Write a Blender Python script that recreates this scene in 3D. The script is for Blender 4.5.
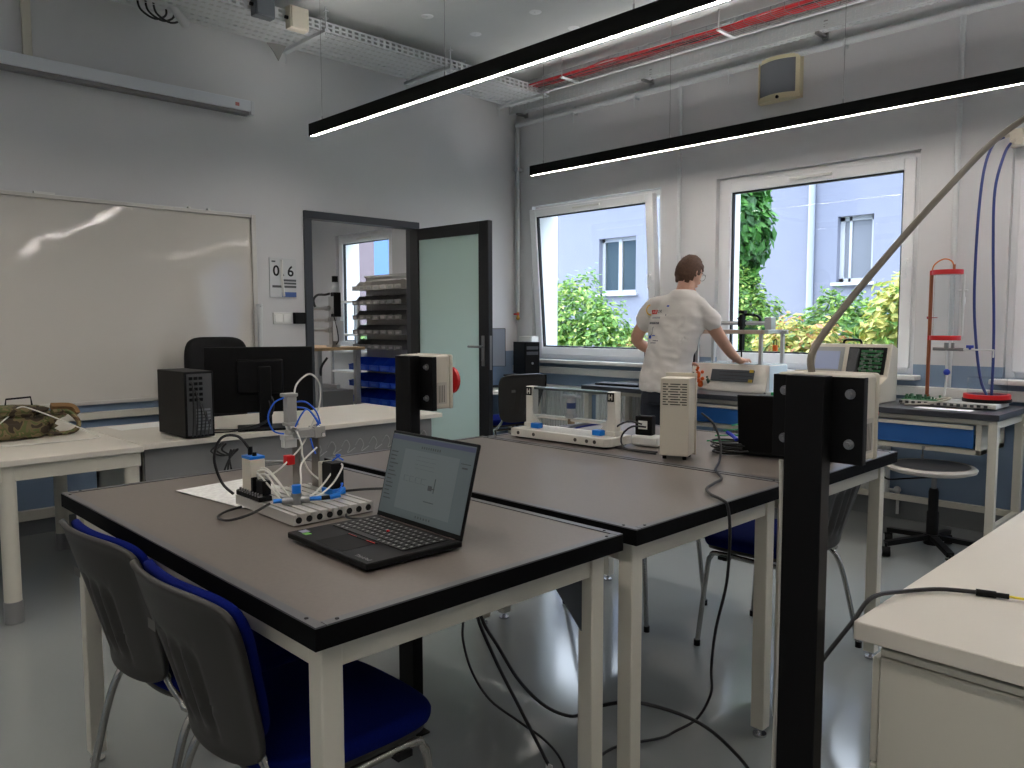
import bpy, bmesh, math, random
from mathutils import Vector, Matrix, noise
from mathutils.bvhtree import BVHTree
PI = math.pi
scene = bpy.context.scene
for o in list(bpy.data.objects): bpy.data.objects.remove(o)
COL = scene.collection
def RAD(d): return math.radians(d)

# ------------------------------------------------------------------ camera
def make_camera():
    y, p, r = 0.7968, 0.0789, -0.002
    fw = Vector((-math.sin(y)*math.cos(p), math.cos(y)*math.cos(p), -math.sin(p)))
    rt = Vector((math.cos(y), math.sin(y), 0)); up = rt.cross(fw)
    rt2 = rt*math.cos(r)+up*math.sin(r); up2 = -rt*math.sin(r)+up*math.cos(r)
    m = Matrix((rt2, up2, -fw)).transposed().to_4x4()
    m.translation = Vector((0, 0, 1.36))
    cd = bpy.data.cameras.new('camera'); cam = bpy.data.objects.new('camera', cd); COL.objects.link(cam)
    cam.matrix_world = m
    cd.sensor_width = 36; cd.sensor_fit = 'HORIZONTAL'; cd.lens = 783.0/1024*36
    cd.clip_start = 0.02; cd.clip_end = 200
    scene.camera = cam
make_camera()
# ------------------------------------------------------------------ world, sun, exposure
world = bpy.data.worlds.new('world'); scene.world = world; world.use_nodes = True
wn = world.node_tree.nodes; wl = world.node_tree.links; wn.clear()
wo = wn.new('ShaderNodeOutputWorld'); bg = wn.new('ShaderNodeBackground')
tcw = wn.new('ShaderNodeTexCoord'); sep = wn.new('ShaderNodeSeparateXYZ'); rmp = wn.new('ShaderNodeValToRGB')
wl.new(tcw.outputs['Generated'], sep.inputs[0]); wl.new(sep.outputs['Z'], rmp.inputs[0])
els = rmp.color_ramp.elements
els[0].position = 0.0; els[0].color = (0.040, 0.078, 0.18, 1); els[1].position = 1.0; els[1].color = (0.72, 0.82, 1.0, 1)
e_ = els.new(0.2); e_.color = (0.052, 0.094, 0.20, 1); e_ = els.new(0.36); e_.color = (0.85, 0.92, 1.0, 1)
bg.inputs['Strength'].default_value = 6.2
wl.new(rmp.outputs[0], bg.inputs['Color']); wl.new(bg.outputs[0], wo.inputs['Surface'])
sd = bpy.data.lights.new('sun', 'SUN'); sd.energy = 5.5; sd.angle = RAD(3); sd.color = (1, 0.95, 0.86)
so = bpy.data.objects.new('sun', sd); COL.objects.link(so)
so.rotation_euler = Vector((0.75, 0.12, -0.75)).to_track_quat('-Z', 'Y').to_euler()   # light travels this way
scene.view_settings.view_transform = 'Standard'
scene.view_settings.look = 'None'
scene.view_settings.gamma = 1.0
scene.view_settings.use_curve_mapping = False
scene.view_settings.exposure = 0.64
try:
    scene.cycles.use_denoising = True
    scene.cycles.max_bounces = 8; scene.cycles.diffuse_bounces = 4; scene.cycles.glossy_bounces = 4
    scene.cycles.transparent_max_bounces = 12; scene.cycles.transmission_bounces = 6
    scene.cycles.caustics_reflective = False; scene.cycles.caustics_refractive = False
    scene.cycles.sample_clamp_indirect = 6
except Exception: pass

# ------------------------------------------------------------------ materials
def srgb(c):
    def f(v):
        v /= 255.0
        return v/12.92 if v <= 0.04045 else ((v+0.055)/1.055)**2.4
    return (f(c[0]), f(c[1]), f(c[2]), 1)
MATS = {}
def mat(name, c, rough=0.5, metal=0.0, noise_amt=0.0, scale=8.0, bump=0.0, bscale=60.0, emit=0, spec=0.5, trans=0, alpha=1, coat=0, sheen=0, c2=None):
    if name in MATS: return MATS[name]
    m = bpy.data.materials.new(name); m.use_nodes = True
    nt = m.node_tree; b = nt.nodes['Principled BSDF']
    col = srgb(c)
    b.inputs['Base Color'].default_value = col
    b.inputs['Roughness'].default_value = rough
    b.inputs['Metallic'].default_value = metal
    b.inputs['Specular IOR Level'].default_value = spec
    if trans: b.inputs['Transmission Weight'].default_value = trans
    if alpha < 1: b.inputs['Alpha'].default_value = alpha
    if coat: b.inputs['Coat Weight'].default_value = coat
    if sheen: b.inputs['Sheen Weight'].default_value = sheen
    if emit:
        b.inputs['Emission Color'].default_value = col; b.inputs['Emission Strength'].default_value = emit
    if noise_amt or c2 or bump:
        tc = nt.nodes.new('ShaderNodeTexCoord')
    if noise_amt or c2:
        n = nt.nodes.new('ShaderNodeTexNoise'); n.inputs['Scale'].default_value = scale; n.inputs['Detail'].default_value = 5
        nt.links.new(tc.outputs['Object'], n.inputs['Vector'])
        mx = nt.nodes.new('ShaderNodeMix'); mx.data_type = 'RGBA'
        ramp = nt.nodes.new('ShaderNodeMapRange'); ramp.inputs[1].default_value = 0.3; ramp.inputs[2].default_value = 0.7
        nt.links.new(n.outputs['Fac'], ramp.inputs[0]); nt.links.new(ramp.outputs[0], mx.inputs[0])
        a = [max(0, v*(1-noise_amt)) for v in col[:3]]+[1]; d = [min(1, v*(1+noise_amt)) for v in col[:3]]+[1]
        if c2: a = col; d = srgb(c2)
        mx.inputs[6].default_value = a; mx.inputs[7].default_value = d
        nt.links.new(mx.outputs[2], b.inputs['Base Color'])
    if bump:
        n2 = nt.nodes.new('ShaderNodeTexNoise'); n2.inputs['Scale'].default_value = bscale; n2.inputs['Detail'].default_value = 3
        nt.links.new(tc.outputs['Object'], n2.inputs['Vector'])
        bp = nt.nodes.new('ShaderNodeBump'); bp.inputs['Strength'].default_value = bump; bp.inputs['Distance'].default_value = 0.01
        nt.links.new(n2.outputs['Fac'], bp.inputs['Height']); nt.links.new(bp.outputs[0], b.inputs['Normal'])
    MATS[name] = m
    return m

WALL = mat('wall_paint', (212, 212, 213), 0.85, noise_amt=0.02, scale=2, bump=0.04, bscale=120)
DADO = mat('blue_gloss_dado', (126, 146, 170), 0.35, noise_amt=0.04, scale=2)
CEIL = mat('ceiling_plaster', (196, 198, 196), 0.9, noise_amt=0.05, scale=1.5, bump=0.15, bscale=14)
FLOOR = mat('epoxy_floor', (139, 143, 142), 0.12, noise_amt=0.03, scale=1.2, bump=0.012, bscale=9, spec=0.5)
SKIRT = mat('grey_skirting', (118, 121, 122), 0.5)
PVC = mat('white_window_plastic', (244, 245, 246), 0.3)
GASK = mat('black_gasket', (25, 27, 30), 0.6)
SILL = mat('window_sill_board', (228, 226, 222), 0.35)
LAMIN = mat('table_laminate', (106, 98, 92), 0.40, noise_amt=0.05, scale=90)
BLACK = mat('black_powder_coat', (9, 9, 10), 0.5, spec=0.18)
BLACKM = mat('black_matt', (9, 9, 10), 0.7, spec=0.3)
EDGE = mat('black_table_edge', (8, 8, 9), 0.7, spec=0.08)
EDGETOP = mat('anodised_edge_strip', (92, 92, 95), 0.35, metal=0.3)
CREAM = mat('cream_steel', (205, 201, 187), 0.45)
BEIGE = mat('beige_housing', (203, 196, 180), 0.5)
CHROME = mat('chrome', (200, 200, 202), 0.18, metal=1)
STEEL = mat('brushed_steel', (150, 150, 150), 0.35, metal=0.9)
GALV = mat('galvanised_white_steel', (206, 209, 210), 0.5)
TUBEG = mat('grey_oval_tube', (176, 174, 168), 0.25, metal=0.85)
DESK = mat('desk_laminate', (212, 206, 194), 0.45, noise_amt=0.015, scale=4)
GREYP = mat('grey_panel', (128, 128, 128), 0.5)
SHELL = mat('black_chair_plastic', (37, 34, 31), 0.5, bump=0.05, bscale=300)
BLUEF = mat('royal_blue_fabric', (6, 20, 88), 1.0, noise_amt=0.15, scale=250, spec=0.1)
BLUEP = mat('royal_blue_plastic', (20, 70, 190), 0.35)
GREYBIN = mat('grey_bin_plastic', (106, 106, 106), 0.45)
ANTH = mat('anthracite_door_frame', (52, 56, 62), 0.45)
DFRAME = mat('black_door_profile', (22, 23, 26), 0.4)
SCREEN = mat('dark_monitor_plastic', (8, 8, 9), 0.5, spec=0.2)
WHITEP = mat('white_plastic', (226, 226, 222), 0.4)
RED = mat('signal_red', (205, 28, 30), 0.4)
ORANGE = mat('orange_plastic', (225, 98, 24), 0.45)
GREENB = mat('green_circuit_board', (36, 110, 60), 0.5)
CYANB = mat('blue_fitting_plastic', (20, 120, 215), 0.35)
CABLE = mat('black_cable', (16, 16, 17), 0.45)
GREYC = mat('grey_conduit_hose', (120, 112, 100), 0.5)
WCABLE = mat('white_tube', (222, 220, 212), 0.4)
NAVYC = mat('navy_air_hose', (30, 48, 112), 0.35)
BCABLE = mat('blue_air_tube', (30, 100, 220), 0.35)
REDC = mat('red_cable', (196, 28, 38), 0.45)
COPPER = mat('copper_tube', (168, 100, 70), 0.35, metal=0.7)
PAPER = mat('paper', (232, 232, 228), 0.8)
def glass(name, col=(235, 240, 242), rough=0.0, alpha=0.12):
    if name in MATS: return MATS[name]
    m = bpy.data.materials.new(name); m.use_nodes = True; nt = m.node_tree; nt.nodes.clear()
    out = nt.nodes.new('ShaderNodeOutputMaterial'); mx = nt.nodes.new('ShaderNodeMixShader')
    t = nt.nodes.new('ShaderNodeBsdfTransparent'); t.inputs[0].default_value = srgb(col)
    g = nt.nodes.new('ShaderNodeBsdfGlossy'); g.inputs['Roughness'].default_value = rough
    mx.inputs[0].default_value = alpha
    lw = nt.nodes.new('ShaderNodeLayerWeight'); lw.inputs[0].default_value = 0.5
    fr = nt.nodes.new('ShaderNodeMath'); fr.operation = 'POWER'; fr.inputs[1].default_value = 5.0; nt.links.new(lw.outputs['Facing'], fr.inputs[0])
    ad = nt.nodes.new('ShaderNodeMath'); ad.operation = 'ADD'; ad.inputs[1].default_value = alpha*0.5
    ad.use_clamp = True
    nt.links.new(fr.outputs[0], ad.inputs[0]); nt.links.new(ad.outputs[0], mx.inputs[0])
    nt.links.new(t.outputs[0], mx.inputs[1]); nt.links.new(g.outputs[0], mx.inputs[2]); nt.links.new(mx.outputs[0], out.inputs[0])
    MATS[name] = m; return m
GLASS = glass('window_glass', (246, 249, 252), 0.0, 0.05)
ACRYL = glass('clear_acrylic', (249, 251, 252), 0.03, 0.03)
FROST = mat('frosted_green_glass', (224, 240, 234), 0.12, spec=0.8)
def _frost():
    nt = FROST.node_tree; b = nt.nodes['Principled BSDF']; o = nt.nodes['Material Output']
    tr = nt.nodes.new('ShaderNodeBsdfTranslucent'); tr.inputs[0].default_value = srgb((224, 238, 232))
    mx = nt.nodes.new('ShaderNodeMixShader'); mx.inputs[0].default_value = 0.5
    nt.links.new(b.outputs[0], mx.inputs[1]); nt.links.new(tr.outputs[0], mx.inputs[2]); nt.links.new(mx.outputs[0], o.inputs[0])
_frost()
BOARD = mat('glossy_whiteboard', (208, 204, 196), 0.055, bump=0.9, bscale=1.25, spec=0.6)
LED = None
def led_mat(strength, c=(1, 0.93, 0.86)):
    m = bpy.data.materials.new('led_diffuser_and_uplight'); m.use_nodes = True
    nt = m.node_tree; nt.nodes.clear(); e = nt.nodes.new('ShaderNodeEmission'); o = nt.nodes.new('ShaderNodeOutputMaterial')
    e.inputs[0].default_value = (*c, 1); e.inputs[1].default_value = strength
    nt.links.new(e.outputs[0], o.inputs[0]); return m
LED = led_mat(38, (1, 0.925, 0.86))
ADDED_UPLIGHT = led_mat(30, (1.0, 0.965, 0.93))  # glow of the added uplight, not of a seen lamp part

# ------------------------------------------------------------------ mesh builder
class MB:
    def __init__(s): s.v = []; s.f = []; s.mi = []; s.cur = 0; s.mats = []
    def m(s, mt):
        if mt not in s.mats: s.mats.append(mt)
        s.cur = s.mats.index(mt); return s
    def add(s, vs, fs, M=None):
        k = len(s.v)
        for v in vs:
            v = Vector(v); s.v.append(tuple(M @ v) if M else tuple(v))
        for f in fs: s.f.append(tuple(k+i for i in f)); s.mi.append(s.cur)
        return s
    def box(s, x0, x1, y0, y1, z0, z1, M=None):
        vs = [(x, y, z) for x in (x0, x1) for y in (y0, y1) for z in (z0, z1)]
        return s.add(vs, [(0,1,3,2),(4,6,7,5),(0,4,5,1),(2,3,7,6),(0,2,6,4),(1,5,7,3)], M)
    def cb(s, c, d, M=None):
        return s.box(c[0]-d[0]/2, c[0]+d[0]/2, c[1]-d[1]/2, c[1]+d[1]/2, c[2]-d[2]/2, c[2]+d[2]/2, M)
    def bar(s, a, b, w, h=None, up=(0, 0, 1)):
        a = Vector(a); b = Vector(b); d = b-a; L = d.length; d.normalize(); u = Vector(up)
        if abs(d.dot(u)) > 0.98: u = Vector((0, 1, 0))
        x = d.cross(u).normalized(); z = x.cross(d); h = h or w
        M = Matrix(((x[0], d[0], z[0], a[0]), (x[1], d[1], z[1], a[1]), (x[2], d[2], z[2], a[2]), (0, 0, 0, 1)))
        return s.box(-w/2, w/2, 0, L, -h/2, h/2, M)
    def tube(s, pts, r, n=8, smooth=True, closed=False):
        pts = [Vector(p) for p in pts]
        if smooth and len(pts) > 2: pts = catmull(pts)
        R = r if isinstance(r, (list, tuple)) else None
        k = len(s.v); prev = None; N = len(pts)
        for i, p in enumerate(pts):
            t = (pts[min(i+1, N-1)]-pts[max(i-1, 0)])
            t = t.normalized() if t.length > 1e-9 else Vector((0, 0, 1))
            if prev is None:
                a = Vector((0, 0, 1)) if abs(t.z) < 0.9 else Vector((1, 0, 0)); u = t.cross(a).normalized()
            else:
                u = prev-t*prev.dot(t)
                u = u.normalized() if u.length > 1e-6 else t.orthogonal().normalized()
            prev = u; w = t.cross(u)
            rr = R[0]+(R[1]-R[0])*i/(N-1) if R else r
            for j in range(n):
                an = 2*PI*j/n; s.v.append(tuple(p+u*(math.cos(an)*rr)+w*(math.sin(an)*rr)))
        for i in range(N-1):
            for j in range(n):
                s.f.append((k+i*n+j, k+i*n+(j+1) % n, k+(i+1)*n+(j+1) % n, k+(i+1)*n+j)); s.mi.append(s.cur)
        s.f.append(tuple(k+j for j in reversed(range(n)))); s.mi.append(s.cur)
        s.f.append(tuple(k+(N-1)*n+j for j in range(n))); s.mi.append(s.cur)
        return s
    def cyl(s, a, b, r, n=16): return s.tube([a, b], r, n, smooth=False)
    def lathe(s, prof, n=24, c=(0, 0, 0), M=None):
        k = []; vs = []
        for (r, z) in prof:
            for j in range(n):
                an = 2*PI*j/n; vs.append((c[0]+r*math.cos(an), c[1]+r*math.sin(an), c[2]+z))
        fs = []
        for i in range(len(prof)-1):
            for j in range(n): fs.append((i*n+j, i*n+(j+1) % n, (i+1)*n+(j+1) % n, (i+1)*n+j))
        fs.append(tuple(reversed(range(n)))); fs.append(tuple((len(prof)-1)*n+j for j in range(n)))
        return s.add(vs, fs, M)
    def prism(s, poly, a, b, axis='z', M=None):
        n = len(poly)
        def P(u, w, t): return {'z': (u, w, t), 'y': (u, t, w), 'x': (t, u, w)}[axis]
        vs = [P(u, w, a) for u, w in poly]+[P(u, w, b) for u, w in poly]
        fs = [tuple(range(n)), tuple(range(2*n-1, n-1, -1))]+[(i, i+n, (i+1) % n+n, (i+1) % n) for i in range(n)]
        return s.add(vs, fs, M)
    def sphere(s, c, r, n=14, m=9, M=None):
        if not isinstance(r, (tuple, list)): r = (r, r, r)
        vs = []
        for i in range(1, m):
            ph = PI*i/m
            for j in range(n):
                an = 2*PI*j/n; vs.append((c[0]+r[0]*math.sin(ph)*math.cos(an), c[1]+r[1]*math.sin(ph)*math.sin(an), c[2]+r[2]*math.cos(ph)))
        fs = []
        for i in range(m-2):
            for j in range(n): fs.append((i*n+j, (i+1)*n+j, (i+1)*n+(j+1) % n, i*n+(j+1) % n))
        k = len(vs); vs += [(c[0], c[1], c[2]+r[2]), (c[0], c[1], c[2]-r[2])]
        for j in range(n): fs.append((k, j, (j+1) % n)); fs.append((k+1, (m-2)*n+(j+1) % n, (m-2)*n+j))
        return s.add(vs, fs, M)
    def build(s, name, mt=None, parent=None, loc=None, bev=0, smooth=None, rotz=0, label=None):
        me = bpy.data.meshes.new(name); me.from_pydata(s.v, [], s.f)
        ms = s.mats if s.mats else [mt]
        if mt is not None and s.mats and mt not in s.mats: pass
        for q in ms: me.materials.append(q)
        me.polygons.foreach_set('material_index', s.mi)
        bm = bmesh.new(); bm.from_mesh(me); bmesh.ops.recalc_face_normals(bm, faces=bm.faces); bm.to_mesh(me); bm.free()
        o = bpy.data.objects.new(name, me); COL.objects.link(o)
        if smooth is None: smooth = True
        if smooth:
            me.polygons.foreach_set('use_smooth', [True]*len(me.polygons))
            try: me.set_sharp_from_angle(angle=RAD(38))
            except Exception: pass
        if parent: o.parent = parent
        if loc: o.location = loc
        if rotz: o.rotation_euler.z = rotz
        if bev:
            b = o.modifiers.new('bevel', 'BEVEL'); b.width = bev; b.segments = 2; b.limit_method = 'ANGLE'; b.angle_limit = RAD(40)
        if label: o['label'] = label
        return o
def catmull(p, sub=6):
    out = []; n = len(p)
    for i in range(n-1):
        p0 = p[max(i-1, 0)]; p1 = p[i]; p2 = p[i+1]; p3 = p[min(i+2, n-1)]
        for k in range(sub):
            t = k/sub
            out.append(0.5*((2*p1)+(p2-p0)*t+(2*p0-5*p1+4*p2-p3)*t*t+(3*p1-p0-3*p2+p3)*t**3))
    out.append(p[-1]); return out
def tag(o, label=None, cat=None, group=None, kind=None):
    if label: o['label'] = label
    if cat: o['category'] = cat
    if group: o['group'] = group
    if kind: o['kind'] = kind
    return o
def thing(name, label, cat, loc=(0, 0, 0), rotz=0, group=None):
    o = bpy.data.objects.new(name, None); COL.objects.link(o); o.location = loc; o.rotation_euler = (0, 0, rotz)
    o.empty_display_size = 0.1
    return tag(o, label, cat, group)
def struct(o): o['kind'] = 'structure'; return o
def kids(o): return [c for c in bpy.data.objects if c.parent is o]
def dup(o, loc=None, rotz=None, label=None, group=None, parent=None):
    ch = kids(o)
    c = o.copy(); COL.objects.link(c)
    if parent: c.parent = parent
    if loc is not None: c.location = loc
    if rotz is not None: c.rotation_euler = (0, 0, rotz)
    if label: c['label'] = label
    if group: c['group'] = group
    for k in ch: dup(k, parent=c)
    return c
def text_mesh(s, size, M, mt, name='lettering', parent=None, depth=0.0006, align='CENTER', bold=0.0):
    cu = bpy.data.curves.new('t', 'FONT'); cu.body = s; cu.size = size; cu.extrude = depth; cu.align_x = align; cu.align_y = 'CENTER'; cu.offset = bold
    cu.resolution_u = 3
    t = bpy.data.objects.new('t', cu); COL.objects.link(t)
    bpy.context.view_layer.update()
    me = bpy.data.meshes.new_from_object(t.evaluated_get(bpy.context.evaluated_depsgraph_get()))
    bpy.data.objects.remove(t)
    me.transform(M); me.materials.clear(); me.materials.append(mt); me.name = name
    o = bpy.data.objects.new(name, me); COL.objects.link(o)
    if parent: o.parent = parent
    return o
def MAT(x, y, z, o):   # matrix from axes and origin
    return Matrix(((x[0], y[0], z[0], o[0]), (x[1], y[1], z[1], o[1]), (x[2], y[2], z[2], o[2]), (0, 0, 0, 1)))

# ------------------------------------------------------------------ room shell
LX, WY, CZ = -5.71, 5.65, 3.58
X1, Y0 = 2.6, -2.6
DZ = 1.07       # top of the blue dado
def wall_along_x(name, y0, y1, x0, x1, z0, z1, holes, mt, lower, ztop=DZ):
    """wall slab between y0 and y1 with rectangular holes (xa, xb, za, zb); blue below ztop"""
    b = MB()
    xs = sorted({x0, x1} | {h[0] for h in holes} | {h[1] for h in holes})
    for xa, xb in zip(xs, xs[1:]):
        hs = [h for h in holes if h[0] <= xa and h[1] >= xb]
        zs = sorted({z0, z1, ztop} | {h[2] for h in hs} | {h[3] for h in hs})
        for za, zb in zip(zs, zs[1:]):
            if any(h[2] <= za and h[3] >= zb for h in hs): continue
            b.m(lower if zb <= ztop+1e-6 else mt).box(xa, xb, y0, y1, za, zb)
    return struct(b.build(name, smooth=False))
def wall_along_y(name, x0, x1, y0, y1, z0, z1, holes, mt, lower, ztop=DZ):
    b = MB()
    ys = sorted({y0, y1} | {h[0] for h in holes} | {h[1] for h in holes})
    for ya, yb in zip(ys, ys[1:]):
        hs = [h for h in holes if h[0] <= ya and h[1] >= yb]
        zs = sorted({z0, z1, ztop} | {h[2] for h in hs} | {h[3] for h in hs})
        for za, zb in zip(zs, zs[1:]):
            if any(h[2] <= za and h[3] >= zb for h in hs): continue
            b.m(lower if zb <= ztop+1e-6 else mt).box(x0, x1, ya, yb, za, zb)
    return struct(b.build(name, smooth=False))
WT = 0.36   # thickness of the outer wall
wins = [(-5.49, -3.955), (-3.425, -1.89), (-1.36, 0.175), (0.705, 2.24)]
holes = [(a, b, 1.0, 2.5) for a, b in wins]
wall_along_x('wall_window_side', WY, WY+WT, LX-0.10, X1, 0, CZ, holes, WALL, DADO)
DOY0, DOY1, DOZ = 3.30, 4.345, 2.20
wall_along_y('wall_left', LX-0.10, LX, Y0, WY, 0, CZ, [(DOY0, DOY1, 0, DOZ)], WALL, DADO)
wall_along_x('wall_back', Y0-0.15, Y0, LX-0.15, X1, 0, CZ, [], WALL, DADO)
wall_along_y('wall_right', X1, X1+0.15, Y0-0.15, WY+WT, 0, CZ, [], WALL, DADO)
struct(MB().box(LX-4.5, X1+0.15, Y0-0.15, WY+WT, -0.12, 0).build('floor', FLOOR))
struct(MB().box(LX-4.5, X1+0.15, Y0-0.15, WY+WT, CZ, CZ+0.12).build('ceiling', CEIL))
# the next room, seen through the open door
NX0 = LX-4.2
nhole = [(-9.12, -7.85, 1.0, 2.5)]
wall_along_x('wall_next_room_window_side', WY, WY+WT, NX0-0.15, LX-0.10, 0, CZ, nhole, WALL, WALL)
wall_along_y('wall_next_room_far', NX0-0.15, NX0, 1.0, WY, 0, CZ, [], WALL, WALL)
wall_along_x('wall_next_room_near', 0.85, 1.0, NX0-0.15, LX-0.10, 0, CZ, [], WALL, WALL)
# skirting (cove of the floor coating)
def skirt(name, x0, x1, y0, y1): struct(MB().box(x0, x1, y0, y1, 0.001, 0.13).build(name, SKIRT, bev=0.004))
skirt('baseboard_window_side', LX+0.012, X1, WY-0.012, WY)
skirt('baseboard_left_near', LX, LX+0.012, Y0, DOY0-0.06)
skirt('baseboard_left_far', LX, LX+0.012, DOY1+0.06, WY)
# cable trunking round the room
def trunk(name, label, x0, x1, y0, y1, z0, z1, lip):
    b = MB().box(x0, x1, y0, y1, z0, z1)
    t = struct(b.build(name, WHITEP, bev=0.004))
struct(MB().box(LX, LX+0.045, Y0, DOY0-0.09, 0.715, 0.765).build('trim_1', CREAM, bev=0.004))
struct(MB().box(LX, LX+0.04, Y0, DOY0-0.09, 0.10, 0.165).build('trim_3', CREAM, bev=0.004))
struct(MB().box(LX+0.0, X1, WY-0.06, WY, 0.86, 0.925).build('trim_2', WHITEP, bev=0.006))

# ------------------------------------------------------------------ windows
def window(n, xa, xb, za=1.0, zb=2.5, tilt=0.0, handle_side=1):
    root = bpy.data.objects.new('window_%d' % n, None); COL.objects.link(root); root['kind'] = 'structure'
    root.location = ((xa+xb)/2, WY+0.05, za)
    w = xb-xa; h = zb-za; fw = 0.055
    b = MB()     # outer frame
    b.box(-w/2, -w/2+fw, 0, 0.07, 0, h); b.box(w/2-fw, w/2, 0, 0.07, 0, h)
    b.box(-w/2+fw, w/2-fw, 0, 0.07, 0, fw); b.box(-w/2+fw, w/2-fw, 0, 0.07, h-fw, h)
    b.build('window_frame', PVC, root, bev=0.004)
    # reveal boards lining the opening outside
    b = MB(); b.box(-w/2-0.001, -w/2+0.012, 0.07, WT-0.05, 0, h); b.box(w/2-0.012, w/2+0.001, 0.07, WT-0.05, 0, h); b.box(-w/2, w/2, 0.07, WT-0.05, h-0.012, h+0.001)
    b.build('reveal_board', PVC, root)
    sw = w-2*fw+0.03; sh = h-2*fw+0.03; st = 0.075
    sash = MB()
    y0, y1 = -0.02, 0.05
    sash.box(-sw/2, -sw/2+st, y0, y1, 0, sh); sash.box(sw/2-st, sw/2, y0, y1, 0, sh)
    sash.box(-sw/2+st, sw/2-st, y0, y1, 0, st); sash.box(-sw/2+st, sw/2-st, y0, y1, sh-st, sh)
    s = sash.build('window_sash', PVC, root, loc=(0, 0, fw-0.015), bev=0.005)
    s.rotation_euler.x = tilt
    g = MB(); gw = 0.012
    for (p, q, r, t) in ((-sw/2+st, -sw/2+st+gw, st, sh-st), (sw/2-st-gw, sw/2-st, st, sh-st), (-sw/2+st, sw/2-st, st, st+gw), (-sw/2+st, sw/2-st, sh-st-gw, sh-st)):
        g.box(p, q, 0.0, 0.03, r, t)
    g.build('gasket', GASK, s)
    MB().box(-sw/2+st, sw/2-st, 0.012, 0.018, st, sh-st).build('pane', GLASS, s)
    hx = handle_side*(sw/2-st/2)
    MB().box(hx-0.014, hx+0.014, -0.032, -0.02, sh/2-0.03, sh/2+0.035).box(hx-0.009, hx+0.009, -0.065, -0.03, sh/2+0.005, sh/2+0.022).box(hx-0.011, hx+0.011, -0.068, -0.05, sh/2-0.10, sh/2+0.022).build('handle', PVC, s, bev=0.004)
    MB().box(-0.16, 0.16, -0.036, -0.02, sh-st+0.03, sh-st+0.05).build('trickle_vent', WHITEP, s, bev=0.003)
    MB().box(-w/2-0.05, w/2+0.05, -0.16, 0.0, -0.035, -0.002).build('window_sill', SILL, root, bev=0.006)
    MB().box(-w/2, w/2, 0.07, WT+0.06, -0.03, -0.005).build('outer_sill', GALV, root)
    return root
window(1, *wins[0], tilt=RAD(4.5)); window(2, *wins[1]); window(3, *wins[2]); window(4, *wins[3])
window(5, -9.12, -7.85)
# cut: the sill of each window stands on the wall, its back edge inside the opening

# ------------------------------------------------------------------ door
d1 = bpy.data.objects.new('door_1', None); COL.objects.link(d1); d1['kind'] = 'structure'
d1.location = (LX, (DOY0+DOY1)/2, 0)
hw = (DOY1-DOY0)/2
b = MB()
for sgn in (-1, 1):
    a, c = sorted((sgn*(hw-0.012), sgn*(hw+0.055)))
    b.box(-0.10, 0.022, a, c, 0, DOZ-0.005)
b.box(-0.10, 0.022, -hw-0.055, hw+0.055, DOZ-0.005, DOZ+0.055)
b.build('door_frame', ANTH, d1, bev=0.004)
leaf_w, leaf_h = 0.99, 2.17
lf = MB(); st = 0.115
lf.box(0, st, -0.025, 0.025, 0, leaf_h); lf.box(leaf_w-st, leaf_w, -0.025, 0.025, 0, leaf_h)
lf.box(st, leaf_w-st, -0.025, 0.025, 0, 0.16); lf.box(st, leaf_w-st, -0.025, 0.025, leaf_h-0.10, leaf_h)
leaf = lf.build('door_leaf', DFRAME, d1, loc=(0.025, hw-0.040, 0.01), bev=0.004); leaf.rotation_euler.z = RAD(2.5)
MB().box(st, leaf_w-st, -0.010, 0.010, 0.16, leaf_h-0.10).build('pane', FROST, leaf)
hb = MB().box(leaf_w-0.075, leaf_w-0.045, -0.034, -0.024, 0.99, 1.24).cyl((leaf_w-0.06, -0.03, 1.15), (leaf_w-0.06, -0.075, 1.15), 0.010).cyl((leaf_w-0.055, -0.075, 1.15), (leaf_w-0.19, -0.075, 1.15), 0.0095)
hb.cyl((leaf_w-0.06, -0.024, 1.04), (leaf_w-0.06, -0.040, 1.04), 0.012)
hb.build('door_handle', STEEL, leaf, bev=0.002)
MB().box(leaf_w, leaf_w+0.003, -0.011, 0.011, 0.96, 1.24).build('lock_plate', STEEL, leaf)

# ------------------------------------------------------------------ ceiling services
def perforated(b, x0, x1, y0, y1, z, pitch=0.05, slot=0.03, rows=4, along='x'):
    """slotted sheet: rows of strips with bridges"""
    L0, L1, W0, W1 = (x0, x1, y0, y1) if along == 'x' else (y0, y1, x0, x1)
    w = W1-W0; unit = w/rows; gap = unit*0.40
    def bx(l0, l1, w0, w1, t=0.0015):
        if along == 'x': b.box(l0, l1, w0, w1, z-t, z+t)
        else: b.box(w0, w1, l0, l1, z-t, z+t)
    for r in range(rows):
        bx(L0, L1, W0+r*unit, W0+(r+1)*unit-gap)
        n = int((L1-L0)/pitch)
        for i in range(n):
            off = (pitch*0.5 if r % 2 else 0)
            l = L0+i*pitch+off
            if l+pitch-slot <= L1: bx(l, l+pitch-slot, W0+(r+1)*unit-gap, W0+(r+1)*unit)
def perforated_side(b, L0, L1, w, z0, z1, along='x', pitch=0.055, slot=0.032, t=0.0015):
    def bx(l0, l1, a, c):
        if along == 'x': b.box(l0, l1, w-t, w+t, a, c)
        else: b.box(w-t, w+t, l0, l1, a, c)
    h = z1-z0
    bx(L0, L1, z0, z0+h*0.16); bx(L0, L1, z0+h*0.40, z0+h*0.58); bx(L0, L1, z1-h*0.18, z1)
    n = int((L1-L0)/pitch)
    for i in range(n):
        l = L0+i*pitch
        bx(l, l+pitch-slot, z0+h*0.16, z0+h*0.40); bx(l, l+pitch-slot, z0+h*0.58, z1-h*0.18)
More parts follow.
